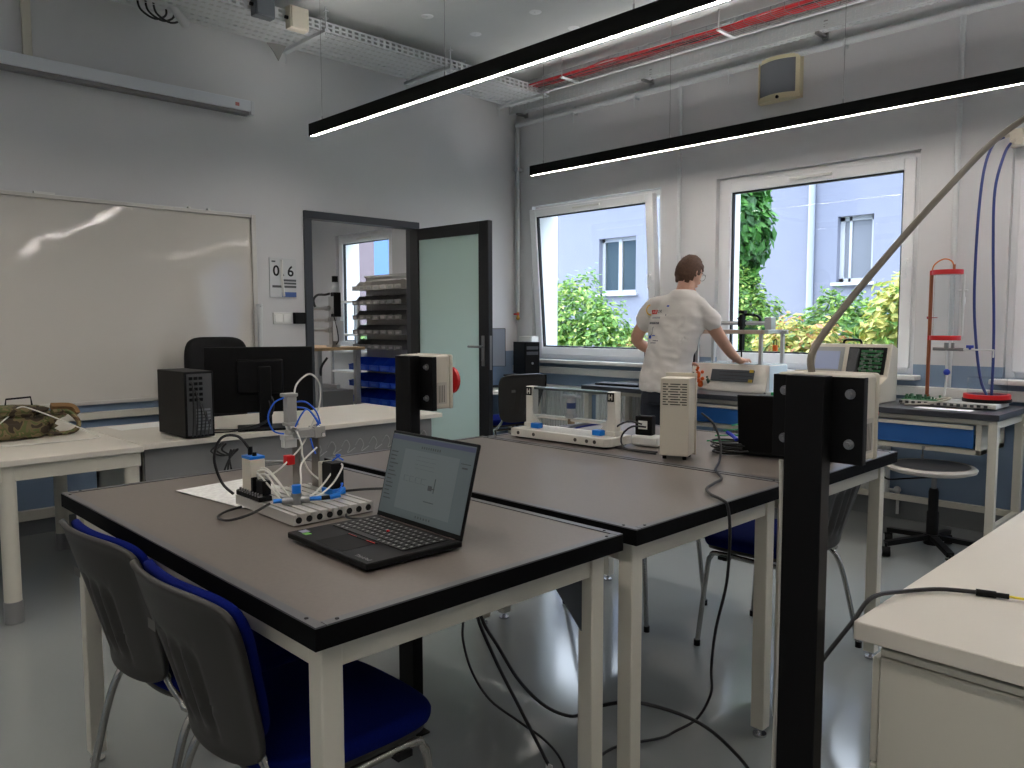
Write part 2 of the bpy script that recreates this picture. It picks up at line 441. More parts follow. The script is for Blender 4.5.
# wide slotted tray along the left wall
t = thing('cable_tray', 'wide white slotted cable tray along the whiteboard wall under the ceiling', 'cable tray', (-5.27, 1.2, 3.42))
b = MB(); perforated(b, -0.24, 0.24, 0, 4.2, 0, rows=6, along='y'); b.build('tray_bottom', GALV, t, smooth=False)
for sx in (-0.24, 0.24):
    b = MB(); perforated_side(b, 0, 4.2, sx, 0, 0.07, 'y'); b.build('tray_side', GALV, t, smooth=False)
for yy in (1.85, 2.99, 4.08):
    b = MB().box(-0.32, 0.30, yy-0.02, yy+0.02, -0.026, -0.003); b.cyl((-0.30, yy, -0.10), (-0.30, yy, 0.155), 0.005, 8); b.cyl((0.28, yy, -0.04), (0.28, yy, 0.155), 0.005, 8)
    b.box(-0.31, -0.29, yy-0.015, yy+0.015, 0.148, 0.157); b.box(0.262, 0.298, yy-0.015, yy+0.015, 0.12, 0.125)
    b.build('hanger', GALV, t)
# narrow slotted tray along the window wall
t = thing('cable_tray', 'narrow white slotted cable tray high along the window wall', 'cable tray', (LX+0.03, WY-0.15, 3.40))
b = MB(); perforated(b, 0, 7.0, 0.02, 0.10, 0, rows=2, along='x'); b.build('tray_bottom', GALV, t, smooth=False)
b = MB(); perforated_side(b, 0, 7.0, 0.02, 0, 0.085, 'x'); b.build('tray_side', GALV, t, smooth=False)
b = MB(); perforated_side(b, 0, 7.0, 0.10, 0, 0.06, 'x'); b.build('tray_side', GALV, t, smooth=False)
for xx in (0.1, 1.6, 3.1, 4.6): MB().box(xx, xx+0.03, 0.015, 0.148, -0.02, -0.003).box(xx, xx+0.04, 0.13, 0.148, -0.03, 0.1).build('bracket', STEEL, t)
# wire mesh tray with red cables
t = thing('wire_mesh_tray', 'wire mesh tray hung just below the ceiling beside the window wall', 'cable tray', (-5.0, 5.16, 3.44))
b = MB()
for k in range(7): b.cyl((0, -0.06+0.03*k, 0), (6.6, -0.06+0.03*k, 0), 0.002, 5)
for s_ in (-0.06, 0.12):
    for zz in (0.025, 0.05): b.cyl((0, s_, zz), (6.6, s_, zz), 0.002, 5)
for i in range(67): b.tube([(i*0.1, -0.06, 0.055), (i*0.1, -0.06, 0), (i*0.1, 0.12, 0), (i*0.1, 0.12, 0.055)], 0.002, 5, smooth=False)
b.build('wire_mesh', STEEL, t)
MB().box(0, 6.6, 0.122, 0.150, -0.012, 0.0).build('side_rail', GALV, t)
for xx in (0.4, 1.9, 3.4, 4.9): MB().box(xx, xx+0.03, -0.09, 0.15, -0.014, -0.003).cyl((xx+0.015, 0.14, -0.01), (xx+0.015, 0.14, 0.137), 0.004, 6).cyl((xx+0.015, -0.08, -0.01), (xx+0.015, -0.08, 0.137), 0.004, 6).build('hanger', GALV, t)
rnd = random.Random(3)
for k in range(9):
    pts = [(-5.0+0.28*i, 5.118+0.016*k+rnd.uniform(-0.012, 0.012), 3.453+rnd.uniform(0, 0.02)) for i in range(24)]
    col = REDC if k % 4 != 3 else CABLE
    tag(MB().tube(pts, 0.0065, 6).build('signal_cable', col),
        ('red' if col is REDC else 'black')+' cable lying in the wire mesh tray under the ceiling', 'cable', ('red' if col is REDC else 'black')+' cables in the mesh tray')
# smooth white duct between mesh tray and window wall
t = MB().box(-5.0, 1.6, 4.80, 4.90, 3.51, 3.577).build('cable_duct', GALV, bev=0.004); tag(t, 'long smooth light grey duct under the ceiling behind the red cables', 'duct')
# heating pipe with drops
t = thing('heating_pipe', 'light grey pipe running along the window wall under the slotted tray', 'pipe', (0, 0, 0))
py = WY-0.045
MB().cyl((LX+0.06, py, 3.305), (X1, py, 3.305), 0.024, 14).build('pipe', GALV, t)
for xx, zb in ((-5.645, 1.46), (-3.745, 1.1), (-1.655, 0.93)):
    MB().cyl((xx, py, zb), (xx, py, 3.305), 0.017, 12).sphere((xx, py, 3.305), 0.03).build('drop_pipe', GALV, t)
    MB().box(xx-0.03, xx+0.03, py-0.025, WY, 2.86, 2.885).build('clamp', GALV, t)
for xx in (-4.9, -4.2, -3.3, -2.4, -1.2): MB().box(xx-0.006, xx+0.006, py-0.026, WY, 3.27, 3.34).cyl((xx, py-0.02, 3.20), (xx, py-0.02, 3.28), 0.006, 8).build('clamp', GALV, t)
t2 = thing('gas_valve', 'small brass valve with red cap at the foot of the corner pipe', 'valve', (-5.645, py, 1.46))
MB().cyl((0, 0, -0.05), (0, 0, 0), 0.013, 10).sphere((0, 0, -0.06), 0.02).build('valve_body', mat('brass', (190, 150, 70), 0.3, metal=1), t2)
MB().box(-0.035, 0.035, -0.03, -0.016, -0.028, -0.012).build('red_cap', RED, t2, bev=0.003)
tag(MB().cyl((-5.69+0.012, WY-0.03, 1.35), (-5.69+0.012, WY-0.03, 3.24), 0.013, 10).build('wall_conduit', GALV), 'thin grey conduit in the room corner beside the pipe', 'conduit')
# ceiling anchor discs
for i, (x, y) in enumerate([(-4.64, 3.68), (-4.66, 4.17), (-4.04, 4.19), (-5.32, 4.06), (-5.27, 3.69), (-5.20, 3.15), (-5.22, 4.5), (-4.0, 3.68), (-4.05, 4.62), (-3.4, 4.19), (-4.64, 3.15)]):
    o = MB().lathe([(0.0, -0.006), (0.008, -0.008), (0.012, -0.003), (0.042, -0.003), (0.046, 0.0)], 20, (x, y, CZ)).build('anchor_disc', mat('anchor_plastic', (225, 226, 226), 0.6))
    tag(o, 'small round white anchor disc on the grey ceiling', 'anchor disc', 'anchor discs on the ceiling')
# boxes on the wide tray
def junction(loc, mt, label, d=(0.13, 0.09, 0.13)):
    t = thing('junction_box', label, 'junction box', loc)
    MB().cb((0, 0, d[2]/2), d).build('box', mt, t, bev=0.006)
    MB().cb((0.0, 0, d[2]+0.004), (d[0]*0.9, d[1]*0.9, 0.01)).build('lid', mt, t, bev=0.003)
    MB().cyl((0, -d[1]/2-0.02, d[2]/2), (0, -d[1]/2, d[2]/2), 0.014).build('gland', BLACK, t)
def side_box(x, y, z, mt, label):
    t = thing('junction_box', label, 'junction box', (x, y, z))
    MB().box(0, 0.07, -0.07, 0.07, -0.07, 0.08).build('box', mt, t, bev=0.006)
    MB().box(0.07, 0.082, -0.064, 0.064, -0.064, 0.074).build('lid', mt, t, bev=0.004)
    MB().cyl((0.035, -0.09, 0), (0.035, -0.07, 0), 0.012).build('gland', BLACK, t)
side_box(-5.015, 2.57, 3.44, mat('dark_grey_box', (92, 98, 104), 0.5), 'dark grey junction box fixed to the edge of the wide cable tray')
side_box(-5.015, 2.82, 3.42, BEIGE, 'cream junction box fixed to the edge of the wide cable tray')
rb = MB(); rb.prism([(-0.07, 0.0), (0.09, 0.02), (0.05, -0.05), (0.02, -0.11), (-0.02, -0.05)], 0, 0.012, 'x')
o = rb.build('cloth_scrap', mat('grey_cloth', (150, 150, 146), 0.9), loc=(-5.50, 2.93, 3.41)); tag(o, 'grey scrap of cloth hanging below the wide cable tray', 'cloth')
b = MB()
for k in range(3):
    b.tube([(-5.40, 1.92+0.05*k, 3.46), (-5.38, 1.93+0.05*k, 3.37), (-5.38, 2.02+0.05*k, 3.33), (-5.40, 2.10+0.05*k, 3.38), (-5.42, 2.10+0.05*k, 3.46)], 0.007, 7)
tag(b.build('cable_loop', CABLE), 'black cable looped below the wide cable tray', 'cable')
tag(MB().tube([(-5.36, 2.10, 3.47), (-5.34, 2.14, 3.40), (-5.34, 2.19, 3.345)], [0.02, 0.032], 12).sphere((-5.34, 2.195, 3.34), 0.033).build('rolled_sleeve', GALV), 'pale rolled insulation sleeve hanging beside the black cable loop', 'sleeve')
# ------------------------------------------------------------------ lamps
def lamp(y, x0, x1, label, z=2.65):
    t = thing('linear_lamp', label, 'ceiling lamp', (0, y, z), 0)
    b = MB(); h = 0.085; w = 0.038
    b.box(x0, x1, -w/2, -w/2+0.004, 0, h); b.box(x0, x1, w/2-0.004, w/2, 0, h); b.box(x0, x1, -w/2, w/2, h-0.024, h-0.02)
    b.box(x0, x0+0.004, -w/2, w/2, 0, h); b.box(x1-0.004, x1, -w/2, w/2, 0, h)
    b.build('housing', BLACK, t)
    MB().box(x0+0.005, x1-0.005, -w/2+0.005, w/2-0.005, 0.003, 0.012).build('diffuser', LED, t)
    MB().box(x0+0.01, x1-0.01, -w/2+0.006, w/2-0.006, h-0.0195, h-0.017).build('added_uplight', ADDED_UPLIGHT, t)  # unseen upward glow added to brighten the ceiling and upper walls
    n = 6
    for i in range(n):
        xx = x0+0.15+(x1-x0-0.3)*i/(n-1)
        MB().cyl((xx, 0, h), (xx, 0, CZ-z), 0.0018, 6).cyl((xx, 0, h), (xx, 0, h+0.03), 0.005, 8).build('suspension_cord', STEEL, t)
lamp(2.90, -4.965, 1.9, 'long black linear LED lamp hung over the worktables, nearer the camera')
lamp(5.06, -4.93, 1.9, 'long black linear LED lamp hung in front of the windows')
lamp(0.6, -4.96, 1.9, 'black linear LED lamp above the near edge of the room')
lamp(-1.5, -4.96, 1.9, 'black linear LED lamp at the back of the room')
lamp(2.4, -9.4, -6.2, 'unseen linear LED lamp added to brighten the next room, farther from its window')  # unseen lamp, added to brighten the next room
lamp(4.1, -9.4, -6.2, 'unseen linear LED lamp added to brighten the next room, nearer its window')  # second unseen lamp added in there for more brightness

# ------------------------------------------------------------------ fittings on the left wall
t = thing('projection_screen_case', 'long grey projection screen case high on the left wall', 'projection screen', (LX, 0, 2.90))
MB().box(0.0, 0.10, -0.4, 2.78, 0.022, 0.10).build('case', mat('screen_case', (222, 226, 232), 0.45), t, bev=0.004)
MB().box(0.015, 0.085, -0.39, 2.77, 0.0, 0.022).build('lower_slot', GREYP, t)
MB().box(0.0, 0.10, 2.78, 2.81, 0.0, 0.10).build('end_cap', mat('screen_cap', (206, 208, 212), 0.4), t, bev=0.004)
MB().box(0.1005, 0.102, 2.66, 2.69, 0.045, 0.07).build('badge', mat('badge_pink', (190, 120, 120), 0.5), t)
tag(MB().box(LX, LX+0.035, 1.33, 1.38, 3.002, CZ-0.002).build('wall_trunking', CREAM, bev=0.003), 'upright cream trunking above the projection screen case', 'trunking')
t = thing('whiteboard', 'big glossy whiteboard on the left wall with light streaks', 'whiteboard', (LX, 0, 0.83))
bs_ = MB().box(-0.004, 0.004, -1.2, 2.80, 0, 1.33).build('board_surface', BOARD, t, loc=(0.030, 0, 0)); bs_.rotation_euler.y = RAD(-1.0)
MB().box(0.0, 0.036, -1.22, 2.82, 1.32, 1.345).box(0, 0.042, -1.22, 2.82, -0.015, 0.01).box(0, 0.040, 2.79, 2.825, -0.015, 1.345).build('frame', mat('whiteboard_frame', (200, 197, 190), 0.4, metal=0.2), t, bev=0.003)
for yy in (1.35, 2.32, 2.46): MB().box(0.0, 0.03, yy, yy+(0.12 if yy < 2 else 0.02), 1.345, 1.36).build('wall_clip', WHITEP, t)
MB().box(0.02, 0.03, 2.80, 2.82, 0.35, 0.55).build('side_clip', WHITEP, t)
t = thing('room_sign', 'white room number sign 0.6 with a pale strip hanging over it', 'sign', (LX, 2.94, 1.555))
MB().box(0, 0.012, 0, 0.23, 0, 0.31).build('plate', mat('sign_plate', (205, 207, 208), 0.3), t, bev=0.002)
My = MAT((0, 1, 0), (0, 0, 1), (1, 0, 0), (0.0125, 0.055, 0.205)); text_mesh('0', 0.115, My, BLACKM, parent=t, bold=0.002)
My = MAT((0, 1, 0), (0, 0, 1), (1, 0, 0), (0.0125, 0.178, 0.205)); text_mesh('6', 0.115, My, BLACKM, parent=t, bold=0.002)
My = MAT((0, 1, 0), (0, 0, 1), (1, 0, 0), (0.0125, 0.113, 0.205)); text_mesh('.', 0.115, My, BLACKM, parent=t, bold=0.002)
for q in ((0.11, 0.225, 0.128, 0.145), (0.11, 0.225, 0.105, 0.121), (0.02, 0.225, 0.078, 0.096), (0.018, 0.05, 0.275, 0.287)): MB().box(0.0122, 0.013, *q).build('text_bar', mat('sign_grey', (80, 84, 86), 0.5), t)
MB().box(0.0122, 0.013, 0.10, 0.225, 0.006, 0.045).build('blue_band', mat('sign_blue', (70, 100, 165), 0.4), t)
MB().tube([(0.02, 0.10, 0.295), (0.022, 0.098, 0.15), (0.022, 0.112, 0.01)], 0.012, 4, smooth=False).build('paper_strip', PAPER, t)
t = thing('light_switch', 'white double light switch under the room sign', 'switch', (LX, 2.962, 1.348))
MB().box(0, 0.01, 0, 0.16, 0, 0.09).build('plate', WHITEP, t, bev=0.003)
for yy in (0.012, 0.086): MB().box(0.01, 0.016, yy, yy+0.062, 0.014, 0.076).build('rocker', mat('switch_white', (236, 236, 232), 0.35), t, bev=0.002)
t = thing('access_reader', 'black boxy access reader beside the door frame', 'reader', (LX, 3.135, 1.35))
MB().box(0, 0.035, 0, 0.10, 0, 0.09).build('housing', BLACK, t, bev=0.004); MB().box(0.035, 0.037, 0.01, 0.09, 0.01, 0.08).build('keypad', BLACKM, t)
t = thing('stand_pole', 'slim grey pole with a knuckle top at the right end of the whiteboard', 'pole', (-5.60, 2.80, 0))
MB().cyl((0, 0, 0.02), (0, 0, 1.42), 0.018).build('tube', GALV, t); MB().cyl((0, 0, 1.40), (0, 0, 1.50), 0.024).cyl((-0.03, 0, 1.485), (0.035, 0, 1.485), 0.009).build('knuckle', GALV, t)
MB().lathe([(0.0, 0.001), (0.10, 0.001), (0.10, 0.012), (0.02, 0.03), (0.0, 0.03)], 24).build('foot', GALV, t)
# speaker
t = thing('wall_speaker', 'cream wall loudspeaker with curved grey grille above the windows', 'speaker', (-2.885, WY, 3.0))
def arc(n, w, d, y0=-0.06): return [(-w/2+w*i/n, y0-d*math.sin(PI*i/n)) for i in range(n+1)]
pl = [(-0.165, 0.0)]+arc(12, 0.33, 0.06, -0.05)+[(0.165, 0.0)]
MB().prism(pl, 0.0, 0.04, 'z').prism(pl, 0.285, 0.31, 'z').prism([(0.14, 0), (0.165, 0), (0.165, -0.06), (0.14, -0.075)], 0.03, 0.3, 'z').prism([(-0.165, 0), (-0.15, 0), (-0.15, -0.07), (-0.165, -0.055)], 0.03, 0.3, 'z').build('casing', mat('cream_casing', (222, 212, 176), 0.5), t)
pl2 = [(-0.15, -0.01)]+arc(12, 0.30, 0.05, -0.05)+[(0.15, -0.01)]
MB().prism(pl2, 0.04, 0.285, 'z').build('grille', mat('speaker_grille', (120, 124, 130), 0.7, bump=0.3, bscale=400), t)
MB().cyl((0.02, -0.10, 0.012), (0.02, -0.118, 0.012), 0.012).build('knob', BLACK, t)

# ------------------------------------------------------------------ radiators
def radiator(x0, x1, label):
    t = thing('radiator', label, 'radiator', (x0, WY-0.095, 0.14))
    w = x1-x0; b = MB().box(0, w, 0.03, 0.06, 0, 0.60).box(0, w, 0.0, 0.09, 0.59, 0.61)
    n = int(w/0.034)
    for i in range(n): b.box(i*0.034+0.004, i*0.034+0.026, 0.015, 0.03, 0.02, 0.58)
    b.build('panel', mat('radiator_enamel', (226, 226, 222), 0.35), t, bev=0.002)
    MB().cyl((w+0.0, 0.045, 0.06), (w+0.06, 0.045, 0.06), 0.012).cyl((w+0.06, 0.045, -0.10), (w+0.06, 0.045, 0.06), 0.010).sphere((w+0.06, 0.03, 0.07), 0.025).build('valve', WHITEP, t)
    b = MB().box(0.1, 0.13, 0.06, 0.094, 0.1, 0.5); b.build('wall_bracket', WHITEP, t); MB().box(w-0.13, w-0.1, 0.06, 0.094, 0.1, 0.5).build('wall_bracket', WHITEP, t)
radiator(-5.35, -4.72, 'white ribbed radiator under the tilted window, nearer the corner')
radiator(-4.60, -3.95, 'white ribbed radiator under the tilted window, nearer the man')
radiator(-3.2, -2.0, 'white radiator beneath the middle window behind the workbench')

# ------------------------------------------------------------------ outside
struct(MB().box(-30, 12, WY+WT+0.001, 30, -0.45, -0.35).build('ground_outside', mat('pale_bounce_ground', (186, 186, 176), 0.95, noise_amt=0.1, scale=3)))  # hidden ground, its colour made pale to bounce sunlight up into the room
RENDERM = mat('pale_blue_render', (119, 122, 136), 0.9, noise_amt=0.03, scale=3, bump=0.15, bscale=40)
BY = 13.0
t = thing('neighbouring_building', 'pale blue rendered building across the garden with white windows', 'building', (-6, BY, -0.35))
def bwin(xa, xb, za, zb, nm):
    return (xa+6, xb+6, za+0.35, zb+0.35)
bw = [bwin(-10.66, -9.70, 1.95, 3.10, 1), bwin(-5.60, -5.02, 2.0, 3.08, 1), bwin(-1.6, -0.7, 2.0, 3.08, 1), bwin(-14.5, -13.6, 1.95, 3.1, 1)]
b = MB(); x0, x1 = -7.5, 16.0
xs = sorted({x0, x1} | {h[0] for h in bw} | {h[1] for h in bw})
for xa, xb in zip(xs, xs[1:]):
    hs = [h for h in bw if h[0] <= xa and h[1] >= xb]
    zs = sorted({0, 6.0} | {h[2] for h in hs} | {h[3] for h in hs})
    for za, zb in zip(zs, zs[1:]):
        if any(h[2] <= za and h[3] >= zb for h in hs): b.box(xa, xb, 0.25, 0.4, za, zb)
        else: b.box(xa, xb, 0, 0.4, za, zb)
b.build('wall', RENDERM, t, smooth=False)
MB().box(x0-0.2, x1+0.2, -0.3, 6.0, 6.0, 6.15).build('roof', GREYP, t)
MB().box(x0, x0+0.3, 0.4, 5.8, 0, 6.0).build('end_wall', RENDERM, t)
CURT = mat('dim_room_glass', (62, 72, 72), 0.08, spec=0.8)
CURT2 = mat('pale_curtain_glass', (112, 115, 122), 0.3)
for i, h in enumerate(bw):
    if h[1] <= x0: continue
    w = h[1]-h[0]; b = MB(); cx = (h[0]+h[1])/2; y0_, y1_ = 0.12, 0.20; f = 0.07
    b.box(h[0], h[0]+f, y0_, y1_, h[2], h[3]).box(h[1]-f, h[1], y0_, y1_, h[2], h[3]).box(h[0], h[1], y0_, y1_, h[2], h[2]+f).box(h[0], h[1], y0_, y1_, h[3]-f, h[3])
    if i != 1: b.box(cx-f*0.6, cx+f*0.6, y0_-0.01, y1_, h[2], h[3])
    else: b.box(h[0]+0.15, h[0]+0.19, y0_, y1_, h[2], h[3])
    b.box(h[0]-0.06, h[1]+0.06, -0.08, 0.14, h[2]-0.05, h[2])
    wf = b.build('window_frame', mat('outside_window_plastic', (178, 180, 184), 0.4), t)
    MB().box(h[0]+f*0.5, h[1]-f*0.5, 0.15, 0.16, h[2]+f*0.5, h[3]-f*0.5).build('pane', CURT2 if i == 1 else CURT, wf)
tag(MB().cyl((-6.02, BY-0.06, -0.35), (-6.02, BY-0.06, 5.6), 0.055, 12).build('downpipe', mat('pale_pipe', (148, 154, 164), 0.4)), 'pale downpipe on the neighbouring building', 'pipe')
# distant building seen from the next room
t = thing('brown_building', 'narrow brown rendered building end far off beyond the next room window', 'building', (-18.5, 12.2, -0.35))
MB().box(-0.45, 0.0, 0, 0.5, 0, 9).build('wall', mat('brown_render', (112, 100, 104), 0.9, noise_amt=0.1, scale=6), t)
MB().box(-0.5, 0.05, -0.05, 0.55, 9, 9.2).build('roof', GREYP, t)

# bushes
def leafmat(name, cols, rough=0.55):
    out = []
    for i, c in enumerate(cols):
        m = mat('%s_%d' % (name, i), c, rough); n = m.node_tree; bs = n.nodes['Principled BSDF']
        tr = n.nodes.new('ShaderNodeBsdfTranslucent'); tr.inputs[0].default_value = bs.inputs['Base Color'].default_value
        mx = n.nodes.new('ShaderNodeMixShader'); mx.inputs[0].default_value = 0.35
        ou = n.nodes['Material Output']; n.links.new(bs.outputs[0], mx.inputs[1]); n.links.new(tr.outputs[0], mx.inputs[2]); n.links.new(mx.outputs[0], ou.inputs[0])
        out.append(m)
    return out
LG = leafmat('bright_leaf', [(96, 138, 52), (138, 172, 72), (62, 104, 42), (168, 186, 96)])
LD = leafmat('dark_leaf', [(52, 92, 50), (74, 120, 62), (40, 74, 40)])
LY = leafmat('yellow_leaf', [(176, 172, 88), (140, 156, 76), (196, 158, 104), (92, 126, 60), (186, 130, 96)])
LT = leafmat('tree_leaf', [(60, 112, 44), (84, 140, 58), (46, 88, 40)])
TW = mat('brown_twig', (112, 84, 60), 0.85)
def bush(name, label, cat, blobs, n, size, mts, seed, base=None, group=None, fill=True):
    r = random.Random(seed)
    cx = sum(b_[0] for b_ in blobs)/len(blobs); cy = sum(b_[1] for b_ in blobs)/len(blobs)
    t = thing(name, label, cat, (cx, cy, -0.35), 0, group)
    b = MB(); tot = sum(b_[3]*b_[5]+b_[3]*b_[4] for b_ in blobs)
    for m_ in mts: b.m(m_)
    for bl in blobs:
        x, y, z, rx, ry, rz = bl
        k = int(n*(rx*rz+rx*ry)/tot)
        for _ in range(k):
            d = Vector((r.gauss(0, 1), r.gauss(0, 1), r.gauss(0, 1))).normalized()
            ns = noise.noise(d*2.3+Vector((seed, 0, 0)))*0.22+noise.noise(d*6+Vector((seed, 3, 0)))*0.12
            q = (r.uniform(0.55, 1.0)**0.5)*(1+ns)
            c = Vector((x-cx+d.x*rx*q, y-cy+d.y*ry*q, z+0.35+d.z*rz*q))
            if c.z < 0.02: continue
            nrm = (d+Vector((r.uniform(-1, 1), r.uniform(-1, 1), r.uniform(-0.4, 1.2)))*0.8).normalized()
            u = nrm.orthogonal().normalized(); a = r.uniform(0, 2*PI)
            w = nrm.cross(u); u2 = u*math.cos(a)+w*math.sin(a); w2 = nrm.cross(u2)
            s = size*r.uniform(0.6, 1.3)
            b.cur = r.randrange(len(mts)) if r.random() < 0.6 else 0
            b.add([c-u2*s, c-w2*s*0.45+nrm*s*0.12, c+u2*s, c+w2*s*0.45+nrm*s*0.12], [(0, 1, 2, 3)])
    b.build('foliage', None, t, smooth=False)
    b = MB()
    for i in range(9):
        bl = blobs[i % len(blobs)]
        p0 = Vector((bl[0]-cx+r.uniform(-0.2, 0.2)*bl[3], bl[1]-cy+r.uniform(-0.2, 0.2)*bl[4], 0.0))
        p1 = Vector((bl[0]-cx+r.uniform(-0.6, 0.6)*bl[3], bl[1]-cy+r.uniform(-0.6, 0.6)*bl[4], bl[2]+0.35+r.uniform(0.0, 0.5)*bl[5]))
        b.tube([p0, (p0+p1)/2+Vector((r.uniform(-.1, .1), r.uniform(-.1, .1), 0)), p1], [0.022, 0.008], 5)
    b.build('stems', TW, t)
    return t
bush('garden_bush', 'tall bright green bush outside the tilted window, higher than the bush beside it', 'bush', [(-7.85, 9.0, 0.85, 0.75, 0.6, 1.25), (-8.4, 9.0, 0.6, 0.6, 0.6, 1.0), (-7.2, 8.9, 0.6, 0.6, 0.6, 1.05)], 15000, 0.05, LG, 1)
bush('garden_bush', 'lower yellowish bush outside the tilted window beside the man', 'bush', [(-6.55, 8.9, 0.4, 0.55, 0.5, 0.85), (-6.0, 9.0, 0.4, 0.5, 0.5, 0.85)], 10000, 0.05, LY[1:4]+LG[:2], 2)
bush('garden_bush', 'far bright green bush at the left edge of the tilted window', 'bush', [(-9.6, 9.4, 0.5, 0.9, 0.6, 0.9)], 4000, 0.055, LG, 21)
bush('garden_bush', 'rounded green conifer bush behind the machine in the middle window', 'bush', [(-4.88, 8.6, 1.15, 0.34, 0.36, 0.90), (-4.62, 8.6, 0.95, 0.34, 0.33, 0.78), (-4.8, 8.55, 0.5, 0.55, 0.45, 0.9)], 17000, 0.035, LG, 3)
bush('garden_bush', 'dark green clipped bush between the conifer and the yellow shrub', 'bush', [(-4.55, 10.0, 0.55, 0.55, 0.4, 0.92), (-4.0, 10.0, 0.4, 0.5, 0.4, 0.8)], 5000, 0.035, LD, 4)
bush('garden_shrub', 'loose yellow and orange leaved shrub in the middle window behind the robot console', 'shrub', [(-3.95, 8.0, 0.70, 0.45, 0.4, 0.70), (-3.5, 7.9, 0.6, 0.45, 0.4, 0.72)], 5500, 0.05, LY, 5)
bush('garden_bush', 'rounded fresh green bush standing behind the yellow shrubs', 'bush', [(-3.95, 9.4, 0.75, 0.7, 0.5, 0.95), (-3.3, 9.4, 0.6, 0.6, 0.5, 0.9)], 11000, 0.05, LG, 6)
bush('garden_shrub', 'tall yellow-green leaved shrub at the right side of the middle window', 'shrub', [(-2.78, 8.0, 0.95, 0.44, 0.4, 0.88), (-2.35, 8.0, 0.9, 0.42, 0.4, 0.86), (-2.9, 8.0, 0.4, 0.4, 0.4, 0.6)], 9500, 0.055, [LY[0], LY[1], LG[1], LG[3], LG[0]], 7)
bush('garden_shrub', 'yellow-green shrub outside the right-hand window', 'shrub', [(-1.3, 8.2, 0.7, 0.6, 0.4, 0.8), (-0.4, 8.2, 0.7, 0.6, 0.4, 0.8)], 4000, 0.055, [LY[1], LG[1], LG[0]], 8)
bush('garden_tree', 'leafy green tree hanging into the left side of the middle window', 'tree', [(-5.05, 8.8, 2.5, 0.42, 0.4, 0.78), (-5.15, 8.8, 3.2, 0.5, 0.5, 0.6), (-5.1, 8.8, 1.9, 0.27, 0.3, 0.45)], 6000, 0.085, LT, 9)
bush('garden_bush', 'reddish green bush beyond the next room window', 'bush', [(-12.0, 8.5, 0.6, 1.0, 0.6, 0.8)], 3500, 0.05, [LD[0], LG[0], LY[4]], 10)

# ------------------------------------------------------------------ worktables
TH = 0.843
def worktable(name, label, x0, x1, y0, y1, group, h=TH, gus=False):
    t = thing(name, label, 'table', ((x0+x1)/2, (y0+y1)/2, 0), 0, group)
    hx, hy = (x1-x0)/2, (y1-y0)/2
    MB().box(-hx+0.02, hx-0.02, -hy+0.02, hy-0.02, h-0.035, h).build('tabletop', LAMIN, t, bev=0.0)
    b = MB(); e = 0.0012
    b.m(EDGE).box(-hx, hx, -hy, -hy+0.02, h-0.040, h+e-0.002).box(-hx, hx, hy-0.02, hy, h-0.040, h+e-0.002).box(-hx, -hx+0.02, -hy+0.02, hy-0.02, h-0.040, h+e-0.002).box(hx-0.02, hx, -hy+0.02, hy-0.02, h-0.040, h+e-0.002)
    b.m(EDGETOP)
    for (a, c, d, f) in ((-hx, hx, -hy, -hy+0.022), (-hx, hx, hy-0.022, hy), (-hx, -hx+0.022, -hy+0.022, hy-0.022), (hx-0.022, hx, -hy+0.022, hy-0.022)): b.box(a+0.001, c-0.001, d+0.001, f-0.001, h-0.001, h+0.0022)
    b.build('edge_trim', None, t, smooth=False)
    b = MB()
    for sx in (-1, 1):
        for sy in (-1, 1):
            for (dx, dy) in ((0.05, 0.012), (0.012, 0.05)): b.cyl((sx*(hx-dx), sy*(hy-dy), h+0.001), (sx*(hx-dx), sy*(hy-dy), h+0.0035), 0.004, 8)
    b.build('edge_screws', BLACK, t)
    L = 0.045; ix = hx-0.035; iy = hy-0.03
    fr = MB(); zt = h-0.041
    for sy in (-1, 1): fr.cb((0, sy*(iy-L/2), zt-0.03), (2*(ix-L), 0.03, 0.06))
    for sx in (-1, 1): fr.cb((sx*(ix-L/2), 0, zt-0.03), (0.03, 2*(iy-L), 0.06))
    fr.build('frame', CREAM, t, bev=0.003)
    for sx in (-1, 1):
        for sy in (-1, 1):
            lg = MB().cb((0, 0, zt/2+0.015), (L, L, zt-0.03)).build('leg', CREAM, t, loc=(sx*(ix-L/2), sy*(iy-L/2), 0), bev=0.003)
            MB().cyl((0, 0, 0.0), (0, 0, 0.008), 0.022).cyl((0, 0, 0.008), (0, 0, 0.031), 0.007, 8).build('levelling_foot', CHROME, lg)
            if gus and sy > 0:
                y_ = sy*(iy-L); MB().prism([(y_, zt-0.06), (y_-sy*0.10, zt-0.06), (y_, zt-0.20)], -0.002, 0.002, 'x').build('gusset', mat('dark_gusset', (52, 58, 66), 0.5), t, loc=(sx*(ix-L/2)-sx*0.012, 0, 0))
    return t
g = 'worktables standing side by side in the middle of the room'
worktable('worktable', 'dark-topped worktable nearest the camera, carrying the laptop and the pneumatic kit', -2.64, -1.152, 0.66, 1.505, g, gus=True)
worktable('worktable', 'bare middle worktable of the three dark-topped tables', -2.62, -1.150, 1.556, 2.372, g)
worktable('worktable', 'dark-topped worktable farthest from the camera, carrying the beige vented box', -2.60, -1.130, 2.378, 3.243, g)

